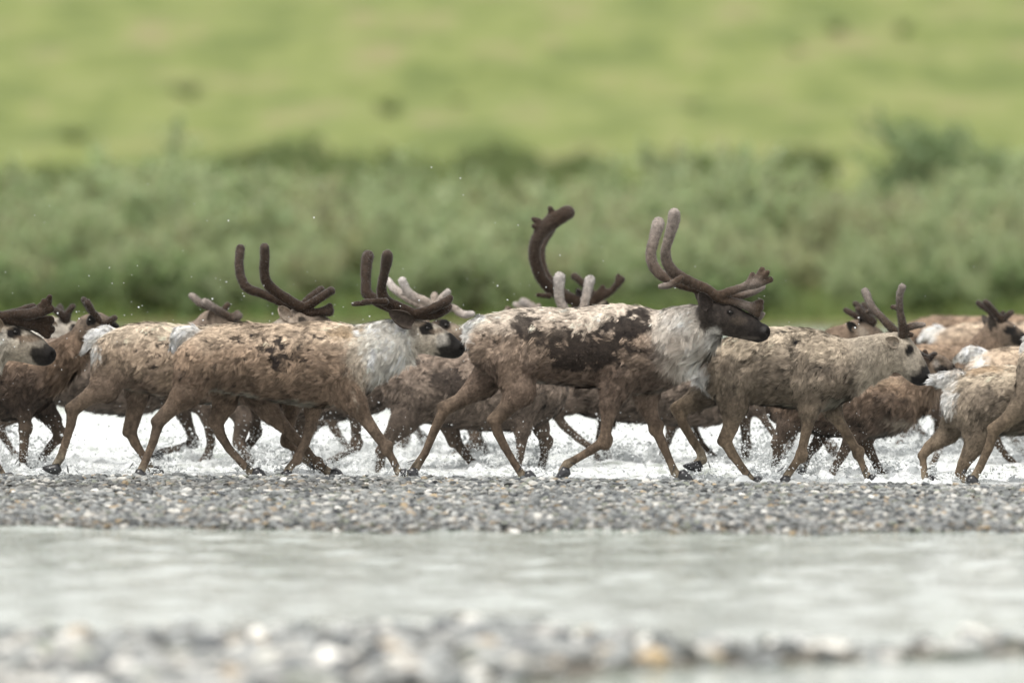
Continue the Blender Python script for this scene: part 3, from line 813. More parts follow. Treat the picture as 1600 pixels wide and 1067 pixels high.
        if np.einsum('ij,ij->i', av[aq[:, 0]], np.cross(av[aq[:, 1]], av[aq[:, 2]])).sum() < 0: aq = aq[:, ::-1]
        Wa = blend(ap, av); ac = sum(Wa[:, i:i + 1] * np.array(p_.col) for i, p_ in enumerate(ap))
        ac = ac * (1 + .5 * (fbm(av * 25, 2) - .5))[:, None]
        an, afa = vnormals(av, aq)
        av = av + an * ((fbm(av * 38, 2) - .5) * .007)[:, None]
        me = mesh_np('antler', av, [aq]); set_attr(me, 'Col', 'FLOAT_COLOR', rgba(ac))
        ao = obj('antler', me, M_VELVET, root)
        nf = 3400 if hero else 1600
        fi = RNG.choice(len(aq), nf, p=afa / afa.sum())
        wq = RNG.dirichlet((1, 1, 1, 1), nf)
        p0 = (av[aq[fi]] * wq[:, :, None]).sum(1); n0_ = (an[aq[fi]] * wq[:, :, None]).sum(1); c0 = (ac[aq[fi]] * wq[:, :, None]).sum(1)
        dr = n0_ + RNG.normal(0, .35, (nf, 3)); sdv = np.cross(dr, RNG.normal(0, 1, (nf, 3))); sdv /= np.linalg.norm(sdv, axis=1, keepdims=True)
        ln = RNG.uniform(.005, .010, (nf, 1))
        fv = np.stack([p0 - sdv * .0011, p0 + sdv * .0011, p0 + dr * ln], 1).reshape(-1, 3)
        fm = mesh_np('velvet_fuzz', fv, [np.arange(nf * 3).reshape(-1, 3)])
        set_attr(fm, 'Col', 'FLOAT_COLOR', rgba(np.repeat(c0 * 1.4 + .17, 3, 0))); set_attr(fm, 'fn', 'FLOAT_VECTOR', np.repeat(n0_, 3, 0).astype(np.float32))
        obj('velvet_fuzz', fm, M_FUR, ao)
    return root

def shifted(sp, dx=0, dy=0, s=1.0, piv=750, x0=None):
    """copy of a pose moved and scaled in the herd"""
    if x0 is None: x0 = sp['torso'][0][0]
    X = lambda x: (x - x0) * s + x0 + dx
    Yf = lambda y: (y - piv) * s + piv + dy
    o = {}
    o['torso'] = [(X(x), Yf(a), Yf(b), hw) for x, a, b, hw in sp['torso']]
    o['neck'] = [(X(x), Yf(y), r * s) for x, y, r in sp['neck']]
    o['head'] = [(X(x), Yf(y), r * s) for x, y, r in sp['head']]
    o['legs'] = {k: [(X(x), Yf(y), r * s) for x, y, r in p] for k, p in sp['legs'].items()}
    o['hoof'] = dict(sp['hoof'])
    o['eye'] = (X(sp['eye'][0]), Yf(sp['eye'][1]))
    o['ears'] = [(X(a), Yf(b), X(c), Yf(d), yo, w) for a, b, c, d, yo, w in sp['ears']]
    o['tail'] = [(X(a), Yf(b), r * s, X(c), Yf(d), q * s) for a, b, r, c, d, q in sp['tail']]
    o['antler'] = [(sd, a, b, [(X(x), Yf(y), r * s) for x, y, r in p]) for sd, a, b, p in sp.get('antler', [])]
    r = sp['rump']; o['rump'] = (X(r[0]), Yf(r[1]), r[2] * s)
    o['size'] = s
    return o
def legs_from(dst, src, keys=('hn', 'hf', 'fn', 'ff')):
    """give dst the leg poses of src, hips and shoulders lined up"""
    out = dict(dst['legs']); ho = dict(dst['hoof'])
    for k in keys:
        a, b = dst['legs'][k][0], src['legs'][k][0]
        out[k] = [(x - b[0] + a[0], y - b[1] + a[1], r) for x, y, r in src['legs'][k]]
        if k in src['hoof']: ho[k] = src['hoof'][k]
        elif k in ho: ho.pop(k)
    dst['legs'] = out; dst['hoof'] = ho
    return dst

# poses read from the photograph (photo pixels; depth comes from where each animal stands)
SP = {}
SP['D'] = dict(Y=-.45, hy=-.24, eyeout=.01, pal='pale', hero=True, vel='mid', seed=1, hairs=60000, vox=.0118, flecks=.45,
  label='big bull with black head, ragged dark bare flank and tall pale-tipped antlers',
  torso=[(775, 490, 584, .16), (815, 485, 588, .165), (860, 483, 597, .2), (910, 483, 602, .215), (960, 477, 606, .20), (1005, 484, 612, .18), (1032, 492, 606, .16)],
  neck=[(1030, 545, 56), (1060, 530, 52), (1082, 518, 44), (1097, 510, 34)],
  head=[(1112, 490, 26), (1138, 496, 21), (1164, 507, 17), (1186, 519, 14.5)],
  eye=(1139, 487), ears=[(1106, 482, 1090, 455, -.075, .045), (1104, 474, 1084, 445, .06, .04)], earcol=(.05, .04, .035),
  legs=dict(hf=[(785, 562, 40), (752, 602, 26), (718, 628, 17), (694, 641, 13.5), (679, 672, 10), (664, 708, 8.6), (650, 730, 8.8), (640, 741, 7)],
            hn=[(802, 565, 46), (812, 610, 29), (792, 637, 19), (774, 658, 13.5), (778, 675, 11), (788, 696, 9), (804, 723, 8), (816, 741, 8), (824, 747, 6.5)],
            fn=[(965, 590, 34), (953, 630, 19), (948, 660, 13), (944, 688, 12), (922, 703, 9.6), (900, 716, 8.4), (886, 724, 9), (878, 734, 7.5)],
            ff=[(1008, 590, 36), (1013, 635, 17), (1024, 668, 12.5), (1036, 695, 10.5), (1047, 721, 8.4), (1055, 739, 8.4), (1066, 748, 6.5)]),
  hoof=dict(hf=-62, hn=-20, fn=-112, ff=-14), rump=(731, 518, 20),
  tail=[(752, 505, 12, 736, 511, 9), (736, 511, 9, 730, 530, 5)],
  patch=[(925, 548, 78, 34, (.03, .022, .018), .95, .7), (985, 508, 40, 20, (.025, .018, .015), .95, .9), (825, 512, 22, 20, (.03, .022, .018), .9, 1.1), (880, 525, 60, 12, (.035, .026, .02), .85, .9),
         (1000, 488, 16, 7, (.03, .022, .018), .9, .8), (1030, 550, 30, 16, (.07, .05, .04), .7, .7), (1072, 545, 40, 30, (.40, .33, .27), .6, .8), (1020, 590, 40, 30, (.09, .065, .05), .6, .7),
         (1114, 524, 15, 17, (.8, .76, .7), .95, .5), (1060, 500, 26, 16, (.88, .83, .76), .7, .8), (1085, 545, 20, 30, (.88, .83, .76), .6, .9), (1098, 490, 9, 30, (.05, .04, .033), .9, .6), (1090, 575, 30, 14, (.85, .82, .77), .8, .5), (800, 580, 30, 30, (.3, .22, .16), .5, .6), (1152, 500, 16, 8, (.10, .078, .06), .8, .5), (1192, 514, 7, 7, (.075, .07, .068), .8, .4), (1168, 527, 22, 4, (.12, .10, .085), .8, .4), (1139, 487, 6, 4, (.012, .01, .009), 1, .3)],  # grey spot beside the nostril is a sheen painted onto the muzzle tip
  antler=[(-1, .05, .24, [(1119, 463, 8.5), (1100, 450, 8), (1072, 437, 8), (1051, 425, 9), (1040, 408, 8.4), (1038, 391, 7.5), (1044, 368, 8), (1050, 347, 9.5), (1051, 334, 9)]),
          (-1, .17, .2, [(1062, 433, 5), (1045, 444, 5), (1030, 446, 4.4)]),
          (-1, .05, .10, [(1117, 463, 8), (1143, 453, 6.6), (1164, 446, 6.4), (1180, 441, 8.6)]),
          (-1, .09, .1, [(1166, 444, 6), (1173, 428, 4.2)]), (-1, .1, .1, [(1178, 441, 7), (1188, 420, 4.6)]), (-1, .1, .12, [(1182, 441, 7), (1196, 425, 4.4)]), (-1, .1, .1, [(1180, 442, 8), (1201, 436, 5)]),
          (-1, .05, .02, [(1122, 467, 7), (1150, 472, 6.6), (1170, 479, 8)]), (-1, .02, .02, [(1172, 480, 8), (1187, 471, 5.5)]), (-1, .02, .02, [(1172, 481, 8), (1183, 480, 8.5)]), (-1, .02, .02, [(1173, 482, 8), (1182, 491, 5)]),
          (1, .05, .24, [(1117, 464, 8), (1090, 452, 7.5), (1051, 440, 7.5), (1030, 427, 8.5), (1019, 411, 8.4), (1017, 393, 8), (1022, 373, 8.3), (1027, 356, 9.6), (1029, 348, 9)]),
          (1, .05, .12, [(1117, 464, 7), (1138, 463, 5.4), (1160, 461, 5.4), (1176, 455, 5.4), (1191, 448, 4.6)]),
          (1, .05, .02, [(1120, 468, 6), (1150, 490, 4.5), (1178, 499, 4.2), (1190, 490, 4.2)])])
SP['C'] = dict(Y=.3, pal='tan', hero=True, vel='dark', seed=2, hairs=60000, vox=.0118, flecks=.95,
  label='tan bull with white neck, pale face and black muzzle, behind the black-headed bull',
  torso=[(327, 514, 608, .16), (365, 507, 610, .165), (410, 507, 619, .205), (460, 508, 629, .22), (505, 504, 632, .20), (538, 508, 624, .17)],
  neck=[(548, 562, 54), (583, 549, 46), (612, 537, 39), (634, 530, 30)],
  head=[(651, 522, 24), (674, 529, 21.5), (695, 538, 18), (711, 546, 14)],
  eye=(668, 513), ears=[(646, 507, 608, 486, -.085, .05), (640, 500, 614, 474, .06, .04)], earcol=(.06, .047, .038),
  legs=dict(hn=[(312, 570, 44), (292, 614, 26), (266, 640, 17), (249, 660, 12.5), (241, 688, 9.6), (229, 718, 8.4), (221, 736, 8.6), (216, 744, 7)],
            hf=[(352, 590, 36), (350, 630, 22), (338, 662, 14.5), (344, 681, 11), (357, 702, 9), (378, 725, 8.4), (391, 738, 8.6), (399, 744, 6.8)],
            ff=[(495, 600, 34), (489, 636, 17), (485, 664, 12.4), (476, 692, 11), (463, 717, 8), (450, 734, 7.6), (443, 744, 6.2)],
            fn=[(532, 592, 40), (556, 630, 22), (573, 656, 14.5), (592, 682, 11.4), (603, 698, 10.6), (615, 719, 8), (623, 736, 7.8), (629, 744, 6.5)]),
  hoof=dict(hn=-25, hf=-15, ff=-60, fn=-22), rump=(279, 526, 17),
  tail=[(300, 520, 12, 282, 522, 11), (282, 522, 11, 272, 540, 6)],
  patch=[(667, 513, 13, 11.5, (.012, .01, .009), 1, .3), (676, 519, 6, 5, (.012, .01, .009), 1, .3), (703, 531, 18, 12, (.014, .012, .011), .98, .35), (690, 527, 9, 6, (.014, .012, .011), .9, .5), (684, 517, 14, 7, (.22, .165, .12), .8, .5), (660, 545, 26, 14, (.5, .43, .34), .6, .6), (652, 503, 12, 8, (.25, .19, .14), .7, .6), (707, 545, 26, 19, (.014, .012, .011), .95, .4), (448, 555, 26, 6, (.03, .022, .018), .9, 1.2), (430, 535, 24, 7, (.035, .026, .02), .9, 1.4), (370, 528, 14, 7, (.04, .028, .02), .85, 1.2), (433, 570, 8, 9, (.025, .018, .016), .95, .5), (376, 531, 9, 6, (.025, .018, .016), .95, .6), (398, 523, 7, 5, (.025, .018, .016), .95, .6), (422, 546, 11, 5, (.025, .018, .016), .95, .6), (441, 536, 6, 11, (.025, .018, .016), .95, .6), (457, 553, 13, 6, (.025, .018, .016), .95, .6), (471, 544, 6, 9, (.025, .018, .016), .95, .6), (480, 560, 9, 5, (.025, .018, .016), .95, .6),
         (560, 560, 16, 60, (.62, .53, .42), .7, .7), (545, 520, 26, 16, (.5, .36, .22), .7, .7), (645, 515, 9, 16, (.1, .08, .06), .8, .6), (690, 530, 12, 14, (.75, .70, .62), .6, .6)],
  antler=[(-1, .05, .22, [(649, 491, 9), (625, 481, 8.5), (603, 471, 9.5), (597, 457, 8), (598, 440, 7), (602, 422, 7.4), (605, 407, 8.6), (606, 398, 8.2)]),
          (-1, .19, .2, [(603, 471, 6), (585, 470, 4.2), (569, 471, 4)]),
          (-1, .05, .10, [(649, 491, 8), (666, 485, 6.6), (685, 477, 6.6), (699, 470, 7.5)]), (-1, .1, .1, [(697, 471, 7), (703, 465, 5.5)]),
          (-1, .05, .0, [(655, 493, 7), (680, 493, 6), (694, 484, 7.5), (701, 479, 6)]),
          (1, .05, .22, [(645, 491, 8.5), (610, 481, 8), (584, 468, 8.4), (572, 457, 8.4), (571, 440, 7.6), (571, 422, 8.2), (573, 406, 9.2), (574, 400, 8.6)]),
          (1, .18, .2, [(585, 470, 5), (570, 474, 4), (552, 476, 3.8)]), (1, .05, .1, [(650, 492, 6), (672, 494, 5), (690, 487, 5)])])
SP['E'] = dict(Y=-.12, pal='grey', hero=True, vel='mid', seed=3, hairs=60000, flecks=.05, streak=.55,
  nfl=.026, label='grey-brown caribou with pale drooping head, black nose and thin forked antlers',
  torso=[(1137, 531, 624, .15), (1170, 521, 626, .16), (1210, 513, 630, .20), (1250, 515, 635, .20), (1285, 523, 637, .18), (1310, 534, 622, .15)],
  neck=[(1312, 575, 46), (1350, 563, 38), (1380, 553, 33), (1400, 546, 28)],
  head=[(1404, 546, 25), (1418, 561, 21.5), (1430, 577, 18), (1438, 588, 15)],
  eye=(1420, 547), ears=[(1402, 538, 1382, 528, -.06, .036), (1402, 532, 1385, 520, .06, .03)], earcol=(.3, .25, .2),
  legs=dict(hf=[(1122, 596, 38), (1088, 626, 20), (1061, 643, 15), (1068, 663, 10.5), (1084, 690, 9.6), (1096, 709, 9.6), (1098, 719, 9.5), (1089, 724, 8)],
            hn=[(1137, 585, 44), (1146, 632, 26), (1141, 666, 17), (1133, 689, 13), (1144, 709, 11), (1160, 731, 8.6), (1172, 748, 8.2), (1181, 756, 6.5)],
            fn=[(1270, 600, 36), (1263, 640, 19), (1261, 662, 13.5), (1255, 690, 10.2), (1250, 710, 10.2), (1240, 726, 8.8), (1229, 742, 7.6), (1222, 753, 6.5)],
            ff=[(1294, 604, 34), (1302, 642, 17), (1313, 661, 13), (1328, 685, 11), (1341, 708, 9.8), (1348, 725, 7.6), (1356, 744, 7.2), (1361, 754, 6.5)]),
  hoof=dict(hf=-155, hn=-18, fn=-45, ff=-25), rump=(1092, 585, 16),
  tail=[(1098, 572, 9, 1090, 588, 6), (1090, 588, 6, 1108, 612, 3)],
  patch=[(1420, 547, 7.5, 11, (.012, .01, .009), 1, .3), (1438, 592, 18, 16, (.012, .011, .011), .98, .3), (1445, 581, 9, 11, (.012, .011, .011), .95, .3), (1322, 588, 5, 8, (.03, .022, .02), .9, .6), (1285, 540, 50, 30, (.5, .41, .31), .4, .7), (1425, 570, 14, 18, (.62, .55, .45), .5, .6)],
  antler=[(-1, .05, .16, [(1409, 524, 6.6), (1409, 505, 6), (1405, 485, 5.2), (1404, 462, 5), (1408, 448, 5.6)]), (-1, .1, .11, [(1404, 482, 4.5), (1393, 479, 3.2)]),
          (-1, .05, .08, [(1411, 515, 5.5), (1427, 509, 4.6), (1442, 507, 3.8)]), (-1, .05, .06, [(1411, 522, 5.5), (1423, 523, 4)]),
          (1, .05, .18, [(1405, 523, 6), (1393, 512, 6), (1378, 496, 5.6), (1366, 483, 5.8), (1359, 470, 5.4), (1354, 456, 6)]), (1, .14, .15, [(1368, 485, 4.5), (1356, 488, 3.2)])])
SP['B'] = dict(Y=.75, pal='buff', hero=True, vel='dark', seed=4, hairs=46000, flecks=1.15,
  label='buff caribou with white drooping tail and small dark cracks over its flank',
  torso=[(193, 511, 604, .16), (230, 506, 609, .19), (275, 509, 622, .21), (320, 511, 628, .21), (365, 510, 628, .2), (400, 514, 622, .17)],
  neck=[(405, 562, 50), (432, 545, 40), (456, 522, 31), (470, 508, 25)],
  head=[(470, 503, 24), (488, 506, 20), (505, 513, 16), (518, 520, 12)],
  eye=(472, 499), ears=[(452, 497, 436, 478, -.05, .038), (462, 492, 452, 474, .05, .034)], earcol=(.32, .27, .22),
  legs=dict(hn=[(182, 562, 44), (166, 604, 27), (137, 622, 17.5), (115, 641, 13.5), (112, 663, 10.5), (104, 690, 9), (96, 714, 8.4), (88, 727, 8.4)],
            hf=[(216, 580, 34), (212, 632, 17), (203, 676, 13), (210, 693, 10.5), (222, 712, 8.4), (234, 731, 7.6), (241, 741, 6.4)],
            fn=[(392, 592, 38), (424, 645, 18), (455, 676, 12), (478, 701, 9.8), (496, 722, 8.2), (513, 736, 8.8), (522, 743, 7)],
            ff=[(425, 590, 34), (455, 632, 17), (452, 660, 13), (446, 688, 11), (462, 705, 8.6), (476, 718, 8), (488, 728, 7)]),
  hoof=dict(hn=-160, hf=-25, fn=-15, ff=-40), rump=(147, 545, 15),
  tail=[(168, 519, 11, 150, 526, 11), (150, 526, 11, 131, 547, 5)],
  patch=[(245, 573, 10, 5, (.025, .02, .018), .9, .8), (236, 518, 14, 3, (.03, .024, .02), .9, 1.), (472, 499, 7, 7, (.02, .016, .014), .9, .3), (270, 590, 34, 16, (.44, .33, .23), .5, .6)],
  antler=[(-1, .05, .2, [(475, 483, 9), (455, 471, 8), (431, 455, 8), (418, 441, 8), (414, 424, 7.4), (415, 404, 7.4), (415, 387, 7.2)]),
          (-1, .05, .1, [(475, 483, 8), (495, 469, 6.6), (518, 454, 6.6)]), (-1, .05, .04, [(479, 489, 7), (500, 487, 6), (514, 486, 8.5)]), (-1, .04, .04, [(504, 487, 7), (516, 478, 5)]),
          (1, .05, .22, [(468, 482, 7), (444, 475, 6.6), (413, 461, 6.8), (386, 451, 7), (375, 433, 7), (372, 411, 7), (374, 389, 7)]),
          (1, .05, .12, [(470, 481, 6.5), (485, 465, 6), (501, 453, 6)])])
# front row, partly outside the frame
a = shifted(SP['C'], dx=-640, dy=6, s=1.0)
a.update(Y=.35, pal='tan', hero=True, vel='dark', seed=5, hairs=24000, label='pale-faced bull entering at the left edge with a broad dark shovel antler',
  head=[(8, 529, 27), (32, 537, 24), (53, 546, 20.5), (71, 556, 15.5)], eye=(25, 519), neck=[(-95, 566, 54), (-58, 556, 47), (-26, 546, 40), (2, 535, 31)], earcol=(.2, .16, .12),
  patch=[(24, 519, 13, 11.5, (.012, .01, .009), 1, .3), (33, 530, 4, 8, (.015, .012, .011), .9, .8), (45, 528, 26, 7, (.26, .19, .135), .85, .6), (15, 552, 45, 20, (.42, .36, .28), .75, .6), (10, 506, 20, 9, (.28, .21, .15), .7, .6), (69, 556, 22, 19, (.014, .012, .011), .95, .4)],
  antler=[(-1, .05, .1, [(2, 497, 9), (22, 492, 8), (44, 491, 8.5), (62, 487, 9)]), (-1, .09, .1, [(60, 486, 6), (63, 478, 4.5)]), (-1, .1, .1, [(63, 486, 6), (70, 471, 4.6)]), (-1, .1, .1, [(68, 486, 7), (77, 471, 5)]), (-1, .1, .11, [(74, 484, 6), (79, 464, 4.4)]), (-1, .1, .1, [(66, 488, 8), (82, 482, 5.5)]),
          (-1, .06, .03, [(12, 500, 7), (36, 503, 9), (56, 506, 12)]), (-1, .03, .03, [(58, 503, 12), (79, 500, 7)]), (-1, .03, .03, [(58, 505, 12), (80, 515, 7)]), (-1, .03, .03, [(60, 508, 11), (74, 523, 6.5)]),
          (-1, .05, .22, [(2, 495, 9), (-20, 486, 8), (-45, 472, 8), (-52, 450, 8), (-50, 420, 8)]), (1, .05, .2, [(0, 496, 8), (-26, 486, 8), (-60, 470, 8), (-70, 440, 8)]), (1, .05, .12, [(2, 494, 6), (28, 486, 5), (50, 479, 5)])])
a['legs']['fn'] = [(x + 14 + 10 * i / 7, y, r) for i, (x, y, r) in enumerate(a['legs']['fn'])]
SP['A'] = a
f = dict(Y=-.5, pal='grey', hero=True, vel='mid', seed=6, hairs=34000, label='small caribou with fluffy white tail and rump leaving at the right edge',
  torso=[(1516, 581, 676, .15), (1550, 574, 678, .18), (1590, 573, 676, .19), (1640, 574, 678, .19), (1680, 578, 676, .17), (1705, 584, 664, .15)],
  neck=[(1705, 622, 42), (1735, 610, 34), (1760, 596, 28), (1780, 588, 24)], head=[(1785, 586, 22), (1803, 592, 19), (1820, 600, 15), (1834, 607, 12)],
  eye=(1803, 583), ears=[(1780, 576, 1762, 560, -.05, .036), (1778, 572, 1764, 556, .05, .03)],
  legs=dict(hf=[(1505, 645, 34), (1483, 678, 19), (1454, 699, 13.5), (1443, 714, 8.6), (1445, 732, 7.6), (1446, 745, 7), (1450, 753, 6.4)],
            hn=[(1526, 640, 42), (1524, 688, 21), (1505, 722, 14), (1500, 738, 9.5), (1507, 750, 7.6), (1512, 756, 6.6)],
            fn=[(1690, 640, 34), (1694, 676, 17), (1700, 705, 11), (1698, 728, 8.6), (1690, 745, 7.4), (1688, 753, 6.4)],
            ff=[(1670, 640, 34), (1665, 676, 17), (1650, 700, 11), (1636, 725, 8.6), (1625, 742, 7.4), (1621, 752, 6.4)]),
  hoof=dict(hf=-60, hn=-35, fn=-30, ff=-30), rump=(1478, 622, 22), tail=[(1496, 588, 12, 1474, 593, 11), (1474, 593, 11, 1458, 595, 6)],
  patch=[(1540, 576, 60, 9, (.40, .27, .16), .7, .6)], antler=[])
SP['F'] = f
g = legs_from(shifted(SP['C'], dx=1313, dy=10, s=1.0), SP['C'])
g.update(Y=-.75, pal='grey', hero=True, vel='mid', seed=7, hairs=16000, label='caribou at the right edge, only its rump and outstretched hind leg in view', antler=[],
  rump=(1560, 480, 10))
g['legs']['hn'] = [(1628, 580, 46), (1603, 626, 27), (1572, 656, 16.5), (1552, 672, 12.5), (1543, 699, 10.5), (1530, 728, 9), (1520, 746, 8.4), (1514, 754, 6.8)]
g['tail'] = [(1612, 530, 10, 1600, 545, 8)]
SP['G'] = g

# second row and beyond
def back(base, Y, x_rump, y_back, s, pal, label, legsrc=None, vel='dark', dy=None, **kw):
    """pose from the front row, set down deeper in the river with its rump at x_rump and its back at y_back"""
    b = SP[base]
    o = shifted(b, s=s, dx=0, dy=0)
    dx = x_rump - o['torso'][0][0]; tops = min(t[1] for t in o['torso'])
    o = shifted(o, dx=dx, dy=y_back - tops, s=1.0); o['size'] = s
    if legsrc: o = legs_from(o, shifted(SP[legsrc], s=s))
    o.update(Y=Y, pal=pal, vel=vel, seed=len(SP) * 1.7 + 3, label=label)
    o['patch'] = []
    if base in 'CA': hd = o['head']
    o['patch'].append((o['eye'][0], o['eye'][1], 8 * s, 9 * s, (.012, .01, .009), 1, .3))
    o['patch'].append((o['head'][-1][0], o['head'][-1][1], 19 * s, 16 * s, (.013, .011, .011), .95, .35))
    o['antler'] = []
    o.update(kw)
    return o
def fix_feet(sp):
    """stretch the legs so that the standing hooves reach the bed at this depth"""
    K = (sp['Y'] + D0) / F
    for k, p in sp['legs'].items():
        x = p[-1][0]; wx = W(x, 700, sp['Y'])[0]
        z = float(bed_height(np.array([wx]), np.array([sp['Y']]))[0])
        gy = 280 + (H0 - z) / K - 5
        low = max(q[-1][1] for q in sp['legs'].values())
        y0 = p[0][1]; m = (gy - y0) / max(low - y0, 1)
        sp['legs'][k] = [(a_, y0 + (b_ - y0) * m, r) for a_, b_, r in p]
    return sp
SP['H'] = back('E', 1.6, -150, 535, .95, 'dark', 'dark brown caribou behind the pale-faced bull, looking away with one forked antler', 'C',
  head=[(138, 512, 21), (152, 508, 19), (166, 512, 15), (176, 517, 12)], neck=[(38, 590, 46), (78, 574, 38), (108, 552, 30), (130, 528, 23)], eye=(160, 505),
  torso=[(-150, 547, 640, .16), (-110, 538, 645, .19), (-60, 536, 650, .21), (-10, 540, 652, .21), (25, 545, 652, .18), (48, 552, 640, .15)],
  ears=[(144, 508, 142, 492, -.06, .03), (136, 510, 130, 495, .05, .028)], earcol=(.03, .027, .025), tail=[], hairs=26000,
  antler=[(-1, .04, .1, [(163, 508, 6), (152, 496, 5.6), (143, 483, 5), (138, 472, 5)]), (-1, .04, .06, [(164, 507, 6), (172, 502, 5), (180, 496, 4.6)]), (1, .04, .08, [(160, 505, 5), (144, 490, 4.8), (130, 469, 4.6)])], patch=[(172, 514, 14, 12, (.02, .016, .014), .9, .3)])
SP['H']['legs'] = dict(hn=[(-150, 600, 40), (-165, 645, 22), (-185, 670, 13), (-190, 700, 9), (-195, 735, 8)], hf=[(-120, 600, 36), (-120, 645, 20), (-130, 680, 12), (-120, 705, 9), (-105, 735, 8)],
  fn=[(22, 612, 34), (40, 645, 15), (40, 668, 12), (39, 690, 11), (38, 715, 9), (38, 735, 9)], ff=[(45, 612, 30), (80, 655, 16), (92, 680, 12), (76, 700, 10), (66, 715, 8.5), (60, 728, 8)])
SP['I'] = back('C', 3.4, -230, 528, .93, 'tan', 'caribou face with dark eye and short antlers, between the shovel antler and a white tail', 'E',
  head=[(92, 518, 22), (112, 522, 19), (130, 530, 16), (146, 537, 12)], eye=(118, 514), neck=[(-10, 575, 46), (28, 556, 40), (60, 540, 33), (86, 525, 26)],
  torso=[(-230, 540, 630, .16), (-190, 532, 635, .19), (-140, 530, 640, .2), (-90, 532, 645, .2), (-45, 530, 640, .18), (-15, 538, 630, .15)], tail=[],
  ears=[(88, 512, 76, 500, -.05, .03), (86, 508, 78, 494, .05, .03)], earcol=(.3, .25, .2),
  patch=[(117, 514, 9, 9, (.012, .01, .009), 1, .3), (140, 535, 14, 12, (.013, .011, .011), .95, .3), (100, 512, 10, 12, (.7, .64, .56), .6, .7)],
  antler=[(-1, .04, .08, [(103, 501, 6), (98, 493, 6), (88, 485, 5)]), (-1, .04, .06, [(102, 498, 6), (108, 487, 4.6), (115, 478, 4.2)]), (1, .04, .1, [(100, 498, 5), (95, 488, 4.6), (92, 480, 4.4)]), (-1, .04, .04, [(106, 502, 4), (109, 493, 3)])])
SP['J'] = back('C', 3.0, 40, 528, .93, 'wet', 'caribou hidden behind the buff animal, only short stubby antlers above its back', 'D', vel='mid',
  head=[(330, 506, 22), (348, 508, 19), (366, 514, 15), (380, 520, 12)], eye=(350, 500), neck=[(255, 570, 46), (282, 553, 38), (306, 532, 30), (324, 515, 24)], tail=[],
  ears=[(330, 500, 330, 484, -.04, .03), (326, 502, 320, 490, .04, .03)], earcol=(.2, .16, .13),
  antler=[(-1, .04, .12, [(364, 499, 6), (350, 490, 6), (334, 480, 6), (321, 472, 6.2)]), (-1, .04, .06, [(362, 499, 6), (370, 496, 5.5), (376, 493, 4.4)]), (-1, .04, .05, [(360, 496, 5), (372, 488, 4)]),
          (1, .04, .1, [(350, 494, 6), (330, 482, 5.6), (313, 474, 5.6), (299, 463, 5.6)]), (1, .04, .06, [(344, 490, 5), (355, 477, 4.8)])])
SP['J']['legs'].update(fn=[(270, 605, 30), (318, 635, 15), (328, 665, 12), (331, 690, 10.5), (324, 712, 9), (308, 726, 8), (294, 737, 7)], ff=[(262, 605, 28), (285, 645, 14), (297, 675, 11), (300, 690, 10), (280, 699, 8), (258, 704, 7.5), (246, 706, 6.5)])
SP['J']['hoof'].update(fn=-140, ff=-170)
SP['K'] = back('C', 2.0, 632, 552, .95, 'wet', 'wet brown bull seen under the black-headed bull, two pale antler tips over its back', 'C', vel='pale', hairs=23000, hero=True, vox=.0145,
  head=[(885, 508, 22), (905, 512, 20), (925, 518, 16), (940, 524, 13)], eye=(905, 505), neck=[(835, 590, 48), (848, 560, 40), (865, 530, 32), (880, 515, 25)], tail=[],
  torso=[(640, 560, 655, .16), (680, 553, 660, .19), (725, 552, 668, .21), (775, 554, 671, .21), (815, 553, 670, .19), (842, 560, 655, .16)], rump=(598, 560, 8),
  ears=[(886, 502, 872, 492, -.05, .03), (884, 500, 874, 488, .05, .03)], flecks=.55,
  patch=[(650, 566, 8, 6, (.02, .016, .014), .9, .5), (705, 600, 30, 22, (.045, .034, .028), .8, .9)],
  antler=[(-1, .05, .1, [(893, 496, 7), (884, 486, 7), (875, 470, 7), (873, 450, 7.4), (874, 434, 9)]), (1, .05, .1, [(898, 496, 6.5), (910, 484, 6.5), (915, 468, 6.5), (919, 450, 7), (922, 438, 8)])])
SP['K']['legs'] = dict(hn=[(652, 622, 40), (632, 655, 26), (606, 686, 15), (597, 702, 11), (594, 722, 9.5), (593, 738, 9), (596, 748, 7)], hf=[(680, 620, 34), (700, 660, 19), (712, 690, 13), (722, 705, 10), (738, 725, 8.5), (748, 742, 7)],
  fn=[(812, 628, 36), (816, 668, 17), (815, 690, 12), (812, 712, 10), (806, 735, 8), (806, 748, 7)], ff=[(830, 628, 32), (845, 668, 16), (852, 692, 11.5), (850, 715, 9), (844, 738, 8), (842, 748, 7)])
